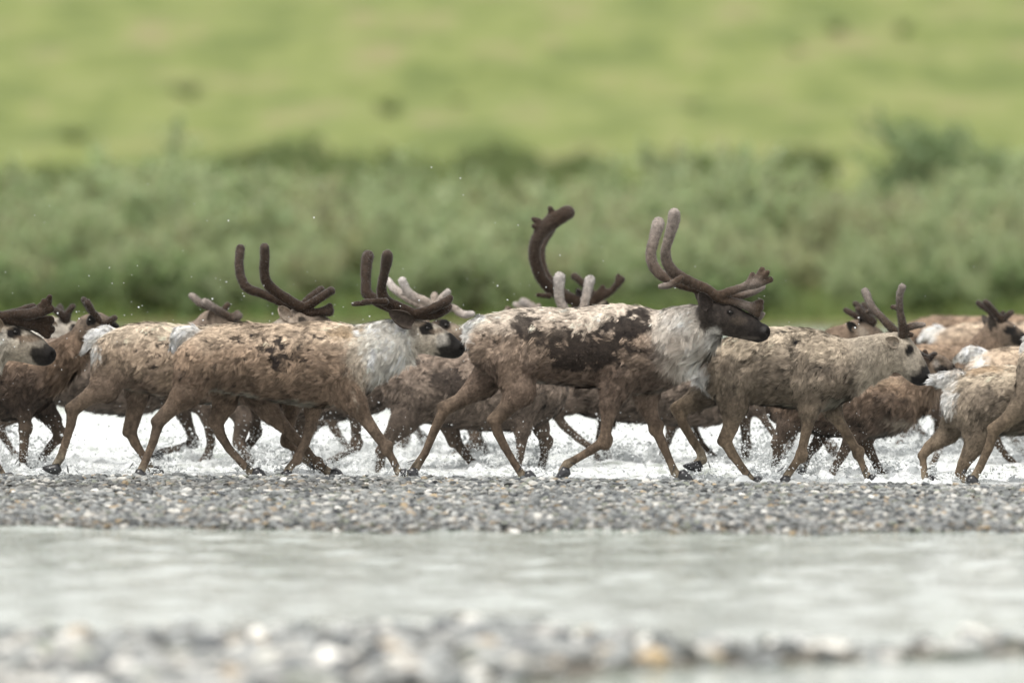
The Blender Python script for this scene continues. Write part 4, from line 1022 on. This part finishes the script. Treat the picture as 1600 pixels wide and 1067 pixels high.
SP['L'] = back('C', 2.6, 345, 536, .93, 'wet', 'caribou whose dark-eyed face and pale velvet antlers show just behind the white-necked bull', 'C', vel='pale',
  head=[(688, 520, 22), (704, 525, 19), (724, 534, 16), (740, 541, 12.5)], eye=(697, 508), neck=[(590, 585, 46), (622, 568, 40), (652, 548, 33), (676, 530, 25)],
  torso=[(345, 548, 636, .16), (400, 540, 640, .19), (450, 538, 648, .2), (500, 540, 652, .2), (555, 545, 652, .19), (588, 552, 640, .16)], tail=[],
  ears=[(672, 512, 652, 502, -.05, .03), (670, 508, 654, 494, .05, .03)], earcol=(.25, .2, .16),
  patch=[(696, 507, 10, 10, (.012, .01, .009), 1, .3), (745, 541, 10, 14, (.014, .012, .011), .95, .3), (712, 512, 12, 12, (.6, .5, .38), .6, .6)],
  antler=[(-1, .05, .16, [(682, 490, 7), (667, 472, 7), (650, 465, 7), (637, 455, 6.5), (629, 438, 6.6)]), (-1, .1, .11, [(645, 460, 5), (630, 458, 4.4)]), (-1, .05, .09, [(680, 482, 6.5), (690, 466, 5.6), (700, 456, 5.2)]), (-1, .05, .05, [(686, 492, 6), (706, 480, 5.6), (722, 491, 6), (738, 490, 5)]),
          (1, .05, .18, [(678, 490, 6), (652, 474, 6.6), (630, 462, 6.4), (614, 450, 6), (606, 439, 5.4)]), (1, .05, .08, [(676, 480, 6), (679, 462, 6)])])
SP['L']['legs'].update(fn=[(545, 610, 34), (556, 640, 16), (557, 668, 11.5), (556, 692, 10.5), (542, 706, 8.5), (526, 714, 7.6), (514, 720, 7)], ff=[(525, 610, 32), (470, 650, 14), (466, 680, 11), (462, 700, 9.5), (462, 722, 8.5), (462, 740, 8)],
  hn=[(350, 600, 36), (382, 650, 17), (375, 685, 12), (388, 705, 9), (402, 728, 8)], hf=[(365, 600, 34), (392, 650, 16), (402, 672, 11.5), (388, 690, 9), (372, 712, 8)])
SP['L']['hoof'].update(fn=-165)
SP['M'] = back('C', 4.6, 560, 520, .98, 'brown', 'bull with one huge dark sweeping palmed antler rising behind the black-headed bull', 'D', vel='dark',
  head=[(918, 488, 21), (936, 488, 18), (955, 494, 15), (970, 500, 12)], eye=(945, 477), neck=[(825, 565, 46), (858, 540, 38), (888, 512, 30), (908, 496, 24)], tail=[],
  torso=[(560, 528, 622, .16), (610, 521, 626, .19), (660, 521, 634, .21), (720, 522, 640, .21), (780, 520, 640, .19), (820, 530, 632, .16)],
  ears=[(916, 474, 899, 452, -.05, .03), (912, 470, 902, 450, .05, .03)], earcol=(.04, .033, .03),
  patch=[(951, 475, 10, 7, (.012, .01, .009), 1, .3), (938, 470, 10, 8, (.7, .62, .5), .7, .5), (966, 498, 12, 12, (.014, .012, .011), .95, .3)],
  antler=[(-1, .05, .3, [(925, 474, 8), (898, 470, 9), (866, 455, 9.5), (848, 437, 9.5), (837, 412, 9.5), (835, 388, 9.5), (843, 366, 11), (858, 350, 13)]), (-1, .3, .3, [(856, 351, 12), (872, 340, 12), (886, 332, 11.5)]),
          (-1, .28, .28, [(848, 356, 9), (842, 347, 5.5), (833, 342, 4)]), (-1, .28, .3, [(860, 345, 9), (862, 332, 5), (859, 325, 4)]), (-1, .28, .3, [(843, 358, 6), (834, 353, 4)]), (-1, .2, .22, [(858, 462, 5), (840, 460, 3.5)]),
          (-1, .04, .06, [(928, 468, 7), (938, 458, 6), (950, 455, 4.6)]), (-1, .05, .06, [(932, 460, 5), (942, 448, 4)]), (-1, .05, .1, [(934, 468, 6), (954, 456, 5), (966, 442, 5.5), (972, 436, 5)]), (-1, .1, .1, [(964, 445, 5), (966, 430, 3.6)]),
          (1, .04, .12, [(930, 466, 6), (916, 448, 5.5), (898, 432, 6)]), (1, .05, .3, [(922, 474, 7), (895, 466, 7), (868, 448, 7), (852, 425, 6), (846, 400, 6), (850, 378, 6), (862, 360, 6.5)])])
SP['N'] = back('E', .9, 1225, 588, .86, 'brown', 'brown youngster with small antlers trotting beneath the grey caribou’s head', 'C',
  torso=[(1235, 592, 670, .14), (1270, 584, 674, .16), (1310, 582, 680, .17), (1350, 584, 682, .17), (1380, 588, 678, .16), (1400, 596, 668, .14)], tail=[],
  neck=[(1398, 632, 40), (1422, 618, 34), (1442, 600, 27), (1456, 586, 22)], head=[(1452, 580, 19), (1463, 571, 16), (1474, 574, 13), (1483, 578, 10)], eye=(1466, 564),
  ears=[(1449, 570, 1438, 558, -.05, .028), (1448, 566, 1440, 552, .05, .026)], hairs=30000, hero=True, vox=.0145,
  patch=[(1470, 577, 10, 7, (.014, .012, .011), .95, .3), (1462, 566, 7, 8, (.55, .5, .45), .6, .5), (1405, 658, 26, 8, (.45, .39, .31), .5, .7), (1385, 596, 30, 8, (.42, .32, .22), .5, .7)],
  antler=[(-1, .03, .06, [(1452, 562, 4.6), (1442, 557, 4.6), (1432, 551, 4.2)]), (-1, .03, .05, [(1450, 560, 4.4), (1456, 557, 4), (1460, 553, 3.6)]), (1, .03, .05, [(1448, 558, 4), (1446, 550, 3.8)])])
SP['N']['legs'] = dict(hn=[(1240, 630, 32), (1228, 665, 18), (1215, 690, 12), (1212, 710, 9), (1208, 735, 8), (1208, 748, 7)], hf=[(1262, 630, 32), (1292, 668, 17), (1276, 694, 12), (1266, 705, 9), (1258, 722, 8), (1250, 738, 7)],
  fn=[(1372, 640, 30), (1328, 682, 13), (1316, 705, 11), (1306, 722, 9), (1297, 740, 8), (1294, 752, 7)], ff=[(1382, 640, 28), (1352, 688, 13), (1362, 706, 11), (1370, 722, 9), (1378, 738, 8), (1384, 748, 7)])
SP['O'] = back('E', 3.6, 1108, 522, .93, 'brown', 'caribou behind the grey one, back of its head with three stubby antler points', 'C',
  head=[(1338, 520, 21), (1352, 522, 19), (1368, 530, 15), (1380, 538, 12)], neck=[(1262, 580, 44), (1290, 560, 38), (1312, 540, 32), (1332, 525, 24)], eye=(1356, 512), tail=[],
  torso=[(1070, 540, 630, .16), (1110, 534, 636, .19), (1150, 532, 642, .2), (1190, 535, 645, .2), (1230, 540, 645, .18), (1256, 548, 634, .15)],
  ears=[(1336, 515, 1322, 503, -.05, .03), (1350, 510, 1346, 490, -.02, .03)], earcol=(.03, .027, .025), patch=[(1346, 520, 12, 12, (.5, .44, .36), .5, .7)],
  antler=[(-1, .04, .1, [(1362, 506, 6), (1350, 494, 5.6), (1340, 483, 5)]), (-1, .04, .08, [(1366, 502, 5), (1352, 490, 4.6), (1324, 486, 4.4)][:2] + [(1336, 474, 4.6)]), (1, .04, .12, [(1350, 502, 5), (1336, 493, 4.6), (1323, 485, 4.6)]), (1, .04, .08, [(1364, 502, 5), (1358, 488, 4.6), (1350, 476, 4.4)])])
SP['Q'] = back('C', 2.9, 905, 552, .95, 'wet', 'soaked brown caribou mostly hidden between the black-headed bull and the grey caribou', 'E', tail=[], hairs=26000,
  torso=[(912, 560, 648, .16), (950, 553, 654, .19), (1000, 552, 658, .2), (1050, 554, 662, .2), (1100, 556, 664, .2), (1140, 560, 654, .17)], rump=(880, 570, 8),
  neck=[(1140, 606, 46), (1170, 590, 40), (1200, 574, 33), (1222, 562, 27)], head=[(1226, 560, 22), (1244, 566, 19), (1262, 574, 15), (1276, 580, 12)], eye=(1244, 556), ears=[(1222, 550, 1206, 538, -.05, .03), (1220, 548, 1208, 532, .05, .03)])
SP['Q']['legs'] = dict(hn=[(920, 612, 36), (893, 630, 18), (868, 644, 12.5), (880, 662, 10), (904, 682, 8.6), (924, 696, 8), (932, 708, 7.5), (934, 718, 7)], hf=[(935, 612, 34), (950, 655, 16), (942, 685, 12), (948, 705, 9), (958, 730, 8), (964, 742, 7)],
  fn=[(1120, 620, 34), (1180, 634, 15), (1194, 655, 9), (1208, 676, 8), (1222, 692, 8), (1226, 702, 8), (1221, 714, 7)], ff=[(1110, 620, 32), (1164, 645, 14), (1166, 675, 11), (1166, 700, 9.5), (1164, 725, 8), (1164, 742, 7)])
SP['Q']['hoof'] = dict(hn=-95, hf=-25, fn=-115, ff=-25)
SP['P1'] = back('C', 8.2, 1432, 493, .84, 'brown', 'reddish-brown back farthest behind, above the white tails on the right', 'E', hairs=9000, neck=None) if False else back('C', 8.2, 1432, 493, .84, 'brown', 'reddish-brown back farthest behind, above the white tails on the right', 'E', hairs=9000, tail=[])
SP['P2'] = back('C', 6.6, 1490, 502, .86, 'tan', 'pale caribou with white flag tail, behind the forked antlers of the grey caribou', 'D', hairs=14000)
SP['P2']['tail'] = [(1466, 516, 9, 1452, 521, 9), (1452, 521, 9, 1437, 532, 5)]
SP['P3'] = back('E', 4.6, 1340, 538, .88, 'brown', 'russet caribou with raised neck and slim forked antlers near the right edge', 'C', hairs=18000, tail=[],
  torso=[(1350, 546, 636, .15), (1390, 541, 640, .18), (1430, 540, 645, .19), (1470, 541, 645, .18), (1500, 545, 640, .16), (1516, 550, 628, .14)], neck=[(1512, 582, 38), (1530, 562, 32), (1545, 540, 27), (1555, 525, 22)],
  head=[(1556, 516, 19), (1568, 518, 17), (1582, 524, 14), (1594, 530, 11)], eye=(1572, 514), ears=[(1552, 516, 1544, 492, -.05, .03), (1548, 512, 1536, 492, .05, .028)], earcol=(.06, .05, .042),
  patch=[(1578, 516, 12, 7, (.014, .012, .011), 1, .3), (1590, 530, 12, 12, (.014, .012, .011), .9, .3)],
  antler=[(-1, .03, .08, [(1568, 506, 5.4), (1560, 496, 5.2), (1548, 482, 5), (1539, 472, 5)]), (-1, .03, .06, [(1566, 500, 5), (1572, 494, 4.6), (1580, 488, 4.2)]), (1, .03, .1, [(1560, 504, 4.6), (1548, 488, 4.4), (1530, 474, 4.4)]), (1, .03, .05, [(1562, 498, 4), (1568, 489, 3.6)])])
SP['P4'] = back('C', 3.0, 1545, 541, .9, 'tan', 'caribou at the right edge with a bushy white tail above the smaller white-rumped one', 'C', hairs=16000)
SP['P4']['tail'] = [(1532, 552, 10, 1516, 552, 11), (1516, 552, 11, 1499, 558, 6)]; SP['P4']['rump'] = (1530, 570, 18)
SP['P5'] = back('C', 5.0, 1604, 522, .88, 'grey', 'caribou cut by the right edge, white tail just under the slim forked antlers', 'D', hairs=6000)
SP['P5']['tail'] = [(1592, 527, 9, 1578, 530, 9), (1578, 530, 9, 1563, 539, 5)]
SP['P6'] = back('C', 7.0, 1610, 494, .86, 'tan', 'pale back at the right edge behind the slim forked antlers', 'E', hairs=5000, tail=[])
SP['S'] = back('C', 6.0, 470, 520, .88, 'tan', 'caribou hidden behind the black-headed bull, only a bunch of pale antler stubs showing', 'E', vel='pale', hairs=4000, tail=[],
  head=[(800, 502, 20), (818, 506, 18), (834, 512, 14), (846, 517, 11)], neck=[(660, 570, 44), (705, 550, 38), (750, 530, 30), (788, 508, 23)], eye=(818, 498), ears=[(800, 492, 794, 482, -.05, .03), (798, 490, 790, 480, .05, .03)],
  antler=[(-1, .03, .08, [(838, 486, 5), (826, 478, 5), (815, 472, 4.6)]), (-1, .03, .05, [(838, 484, 5), (842, 478, 4)]), (1, .03, .08, [(836, 480, 4.6), (822, 472, 4.6), (816, 470, 4)]), (1, .03, .08, [(824, 484, 4.4), (812, 478, 4.4), (805, 476, 4)])])
HERO_KEYS = 'ABCDEFG'
for k_, s_ in SP.items():
    if k_ not in HERO_KEYS: fix_feet(s_)
    build_caribou(s_)
# ------------------------------------------------------------------ spray
def droplets(pts, rad, name, label):
    n = len(pts)
    o6 = np.array([(1, 1, 1), (-1, -1, 1), (-1, 1, -1), (1, -1, -1)], float) * .8
    f8 = np.array([(0, 2, 1), (0, 1, 3), (0, 3, 2), (1, 2, 3)])
    st = RNG.uniform(.7, 1.5, (n, 1, 3))
    v = pts[:, None, :] + o6[None] * st * rad[:, None, None] + RNG.normal(0, .15, (n, 4, 3)) * rad[:, None, None]
    f = (f8[None] + (np.arange(n) * 4)[:, None, None]).reshape(-1, 3)
    return tag(obj(name, mesh_np(name, v.reshape(-1, 3), [f]), M_DROP), label, 'splash', kind='stuff')
def mat_drop():
    m, n, l, b, out = new_mat('water_droplet')
    tc = n.new('ShaderNodeTexCoord'); t = n.new('ShaderNodeTexNoise'); t.inputs['Scale'].default_value = 25
    l.new(tc.outputs['Object'], t.inputs['Vector'])
    r = n.new('ShaderNodeMix'); r.data_type = 'RGBA'; r.inputs['A'].default_value = (.78, .81, .82, 1); r.inputs['B'].default_value = (.92, .93, .93, 1)
    l.new(t.outputs['Fac'], r.inputs['Factor']); l.new(r.outputs['Result'], b.inputs['Base Color'])
    b.inputs['Roughness'].default_value = .12; b.inputs['IOR'].default_value = 1.33
    tr = n.new('ShaderNodeBsdfTranslucent'); tr.inputs['Color'].default_value = (.9, .92, .92, 1)
    mx = n.new('ShaderNodeMixShader'); mx.inputs[0].default_value = .4
    l.new(b.outputs[0], mx.inputs[1]); l.new(tr.outputs[0], mx.inputs[2]); l.new(mx.outputs[0], out.inputs['Surface'])
    return m
M_DROP = mat_drop()
feet = []
for k_, s_ in SP.items():
    for lk, p in s_['legs'].items():
        w = W(p[-1][0], p[-1][1], s_['Y'])
        if abs(w[0]) < 5 and s_['Y'] < 6: feet.append((w[0], s_['Y'] + ((.12 if k_ in HERO_KEYS else -.1) if lk[1] == 'n' else .2), k_))
P_, R_ = [], []
for (fx, fy, kk) in feet:
    front = kk in HERO_KEYS
    n = 240 if front else 580
    # jets thrown backwards and up from the hoof
    for j in range(3 if front else 6):
        az = RNG.uniform(0, 6.28); el = RNG.uniform(.3, 1.2); sp_ = RNG.uniform(.8, 2.1) * (.75 if front else 1)
        m = n // 6
        t = RNG.uniform(0, .3, m)
        vx, vy, vz = math.cos(az) * math.cos(el) * sp_, math.sin(az) * math.cos(el) * sp_ * .6, math.sin(el) * sp_
        pos = np.stack([fx + vx * t, fy + vy * t, vz * t - 4.9 * t * t + .02], 1) + RNG.normal(0, .035, (m, 3)) * (.3 + t[:, None] * 3)
        P_.append(pos); R_.append(.0022 * (1 + 2.4 * RNG.random(m) ** 5))
    for j in range(2 if front else 4):                # narrow streams that read as arcs
        az = RNG.uniform(0, 6.28); el = RNG.uniform(.6, 1.25); sp_ = RNG.uniform(1.2, 2.4) * (.6 if front else 1); m = 55
        t = RNG.uniform(.02, .34, m)
        pos = np.stack([fx + math.cos(az) * math.cos(el) * sp_ * t, fy + math.sin(az) * math.cos(el) * sp_ * .5 * t, math.sin(el) * sp_ * t - 4.9 * t * t + .02], 1) + RNG.normal(0, .010, (m, 3))
        P_.append(pos); R_.append(.0026 * (1 + 2.6 * RNG.random(m) ** 3))
    m = n
    pos = np.stack([fx + RNG.normal(0, .16, m), fy + RNG.normal(0, .14, m), np.abs(RNG.normal(0, 0.07 if front else .17, m))], 1)
    P_.append(pos); R_.append(.0021 * (1 + 2.6 * RNG.random(m) ** 6))
m = 9000                                            # fine spray drifting low over the churned water
pos = np.stack([RNG.uniform(-4.2, 4.2, m), RNG.uniform(.6, 6, m), np.abs(RNG.normal(0, .12, m))], 1)
P_.append(pos); R_.append(.002 * (1 + 2.2 * RNG.random(m) ** 6))
P_ = np.concatenate(P_); R_ = np.concatenate(R_); k = P_[:, 2] > -.01
droplets(P_[k], R_[k], 'spray', 'white water spray kicked up around the running legs')
m = 420                                             # single drops flung high above the backs
pos = np.stack([RNG.uniform(-4, 4, m), RNG.uniform(-.4, 2.2, m), .7 + RNG.gamma(2.0, .22, m)], 1)
k = (pos[:, 0] < .6) | (RNG.random(m) < .25)
droplets(pos[k], .0022 * (1 + 1.6 * RNG.random(k.sum()) ** 3), 'flung_drops', 'single water drops flung into the air over the herd')
# low crests of broken water
V, Q = [], []
def splash_crests():
    P0 = []
    for (fx, fy, kk) in feet:
        for j in range(7):
            P0.append((fx + RNG.normal(0, .14), fy + RNG.normal(0, .12), RNG.uniform(.012, .05) * (1 if kk in HERO_KEYS else 1.4)))
    for j in range(900):
        P0.append((RNG.uniform(-4.2, 4.2), RNG.uniform(-.3, 7), RNG.uniform(.012, .04)))
    st = 0
    for (x, y, hgt) in P0:
        n = 7; az = RNG.uniform(-.6, .6); ln = hgt * RNG.uniform(.7, 1.8)
        cx, sx = math.cos(az), math.sin(az)
        for i in range(n):
            u = i / (n - 1) * 2 - 1
            hh = hgt * (1 - u * u) * RNG.uniform(.45, 1.15)
            for (dy, dz) in ((-.02, -.03), (-.004 + RNG.normal(0, .006), hh * .62), (RNG.normal(.012, .012), hh), (.014, hh * .5), (.03, -.03)):
                V.append((x + cx * u * ln - sx * dy, y + sx * u * ln + cx * dy, dz))
        for i in range(n - 1):
            for k in range(4):
                a_ = st + i * 5 + k; Q.append((a_, a_ + 5, a_ + 6, a_ + 1))
        st += n * 5
splash_crests()
tag(obj('splash_crests', mesh_np('splash_crests', np.array(V), [np.array(Q)]), M_DROP), 'torn crests of white water between the legs', 'splash', kind='stuff')

# ------------------------------------------------------------------ vegetation on the far side
def leaf_cloud(centers, dirs, size, cols):
    n = len(centers)
    a = dirs / (np.linalg.norm(dirs, axis=1, keepdims=True) + 1e-9)
    r = RNG.normal(0, 1, (n, 3)); b = np.cross(a, r); b /= np.linalg.norm(b, axis=1, keepdims=True) + 1e-9
    L = size[:, None] * RNG.uniform(.7, 1.3, (n, 1)); w = L * .30
    v = np.stack([centers, centers + a * L * .45 + b * w, centers + a * L, centers + a * L * .45 - b * w], 1).reshape(-1, 3)
    f = np.arange(n * 4).reshape(-1, 4)
    me = mesh_np('foliage', v, [f], smooth=False)
    set_attr(me, 'Col', 'FLOAT_COLOR', rgba(np.repeat(cols, 4, 0)))
    return me
def bush(kind, seed):
    r = np.random.default_rng(seed)
    C, Dv = [], []; SV, SQ = [], []
    tall = {'green': 1.2, 'willow': 1.75, 'dark': 1.25, 'tall': 2.9}[kind]; wid = {'green': .8, 'willow': .85, 'dark': 1.5, 'tall': 1.5}[kind]
    nst = {'green': 17, 'willow': 17, 'dark': 22, 'tall': 26}[kind]
    for s in range(nst):
        az = r.uniform(0, 6.28); lean = r.uniform(.1, 1) ** .7
        h = tall * r.uniform(.55, 1.05) * (1 - .3 * lean)
        tipp = np.array([math.cos(az) * lean * wid, math.sin(az) * lean * wid, h]); base = np.array([math.cos(az), math.sin(az), 0]) * .12 * r.random()
        ctrl = base * .5 + tipp * .5 + np.array([0, 0, h * .18])
        T = np.linspace(0, 1, 7); path = ((1 - T) ** 2)[:, None] * base + (2 * T * (1 - T))[:, None] * ctrl + (T ** 2)[:, None] * tipp
        st = len(SV)
        for i, p in enumerate(path):
            rad = .016 * (1 - i / 7.5)
            for k in range(4): SV.append(p + np.array([math.cos(k * 1.571), math.sin(k * 1.571), 0]) * rad)
        for i in range(6):
            for k in range(4): SQ.append((st + i * 4 + k, st + i * 4 + (k + 1) % 4, st + i * 4 + 4 + (k + 1) % 4, st + i * 4 + 4 + k))
        for tw in range(9):
            u = r.uniform(.18, 1); i = min(int(u * 6), 5); p = path[i] + (path[i + 1] - path[i]) * (u * 6 - i)
            d = r.normal(0, 1, 3); d[2] = abs(d[2]) * .8 + .3; d /= np.linalg.norm(d); ln = r.uniform(.14, .42) * tall / 1.7
            m = 17
            t = r.uniform(.1, 1, m)
            C.append(p + d * (ln * t)[:, None] + r.normal(0, .02, (m, 3))); Dv.append(d * .7 + r.normal(0, .6, (m, 3)))
    C = np.concatenate(C); Dv = np.concatenate(Dv)
    n = len(C)
    base = {'willow': (.335, .395, .215), 'dark': (.19, .24, .10), 'tall': (.21, .275, .14), 'green': (.21, .275, .125)}[kind]
    cols = np.array(base) * r.uniform(.7, 1.3, (n, 1)) * (1 + r.normal(0, .06, (n, 3)))
    if kind == 'willow' and seed % 3 == 0: cols = cols * np.array([1.04, .96, .97]); cols[r.random(n) < .1] = (.19, .15, .11)
    fm = leaf_cloud(C, Dv, r.uniform(.07, .125, n) * (1 if kind == 'willow' else 1.3), cols); fm.materials.append(M_LEAF)
    sm = mesh_np('stem', np.array(SV), [np.array(SQ)]); sm.materials.append(M_BARK)
    return fm, sm
def place_bush(meshes, name, x, y, s, label, cat, group):
    e = empty(name, (x, y, float(hill_height(np.array([x]), np.array([y]))[0]) - .04))
    e.rotation_euler.z = random.uniform(0, 6.28); e.scale = (s, s, s * random.uniform(.9, 1.1))
    tag(e, label, cat, group)
    for nm, me in zip(('foliage', 'stem'), meshes):
        o = bpy.data.objects.new(nm, me); COL.objects.link(o); o.parent = e
WIL = [bush('willow', 20 + i) for i in range(6)]
for row, (yy, sp_, smin, smax) in enumerate([(57.2, 1.3, .5, .8), (60.0, .95, .7, 1.0), (63, .95, .75, 1.05), (66.5, 1.0, .8, 1.12), (71, 1.1, .8, 1.15), (76, 1.25, .8, 1.15)]):
    x = -20 - random.random()
    while x < 20:
        place_bush(random.choice(WIL), 'willow_bush', x, yy + random.uniform(-1.1, 1.1), random.uniform(smin, smax) * (.82 + .5 * float(vnoise(np.array([x * .35 + 3, row * .7, 2.0])))), 'soft grey-green willow bush in the thicket along the far bank', 'bush', 'willow thicket on the far bank')
        x += sp_ * random.uniform(.75, 1.25) * (1.0 if abs(x) < 12 else 1.5)
GRN = [bush('green', 81 + i) for i in range(3)]
for i in range(170):
    place_bush(random.choice(GRN + WIL[:2]), 'willow_bush', random.uniform(-12, 12), random.uniform(51.7, 58), random.uniform(.3, .8), 'low fresh-green bush in the grass before the thicket', 'bush', 'low bushes at the edge of the far bank')
TALL = bush('tall', 51)
place_bush(TALL, 'willow_bush', 6.9, 80, 1.0, 'tallest dark green willow, standing above the thicket at upper right', 'bush', None)
place_bush(TALL, 'willow_bush', 8.2, 84, .9, 'shorter dark green willow at the right of the tallest one', 'bush', None)
DRK = [bush('dark', 61 + i) for i in range(3)]
for i in range(130):
    x = random.uniform(-20, 20); y = random.uniform(116, 160)
    if x > 4 and random.random() < .35: continue
    place_bush(random.choice(DRK), 'low_shrub', x, y, random.uniform(.5, 1.1) * (1.2 if x < -2 else 1.0), 'dark green low shrub in the band at the foot of the hill', 'shrub', 'dark shrubs at the foot of the hill')
for i in range(9):
    y = random.uniform(185, 330)
    place_bush(random.choice(DRK), 'low_shrub', random.uniform(-24, 24), y, random.uniform(.25, .5), 'low dark shrub scattered on the open green hillside', 'shrub', 'shrubs scattered on the hillside')
# grass on the bank
n = 36000
x = RNG.uniform(-12, 12, n); y = 51.0 + RNG.gamma(1.6, 3.0, n); k = y < 80; x, y = x[k], y[k]; n = len(x)
b0 = np.stack([x, y, hill_height(x, y) - .01], 1)
hgt = RNG.uniform(.12, .42, n) * (1 - .4 * sstep(52.2, 51.0, y)); bend = RNG.normal(0, .35, (n, 2)) * hgt[:, None]
tip = b0 + np.concatenate([bend, hgt[:, None]], 1); az = RNG.uniform(0, 6.28, n)
sd = np.stack([np.cos(az), np.sin(az), az * 0], 1) * .012
v = np.stack([b0 - sd, b0 + sd, tip], 1).reshape(-1, 3)
me = mesh_np('grass', v, [np.arange(n * 3).reshape(-1, 3)], smooth=False)
set_attr(me, 'Col', 'FLOAT_COLOR', rgba(np.repeat(np.array((.16, .21, .07)) * RNG.uniform(.6, 1.35, (n, 1)) * (1 + RNG.normal(0, .1, (n, 3))), 3, 0)))
tag(obj('grass', me, M_GRASS), 'bright green grass fringing the far bank', 'grass', kind='stuff')
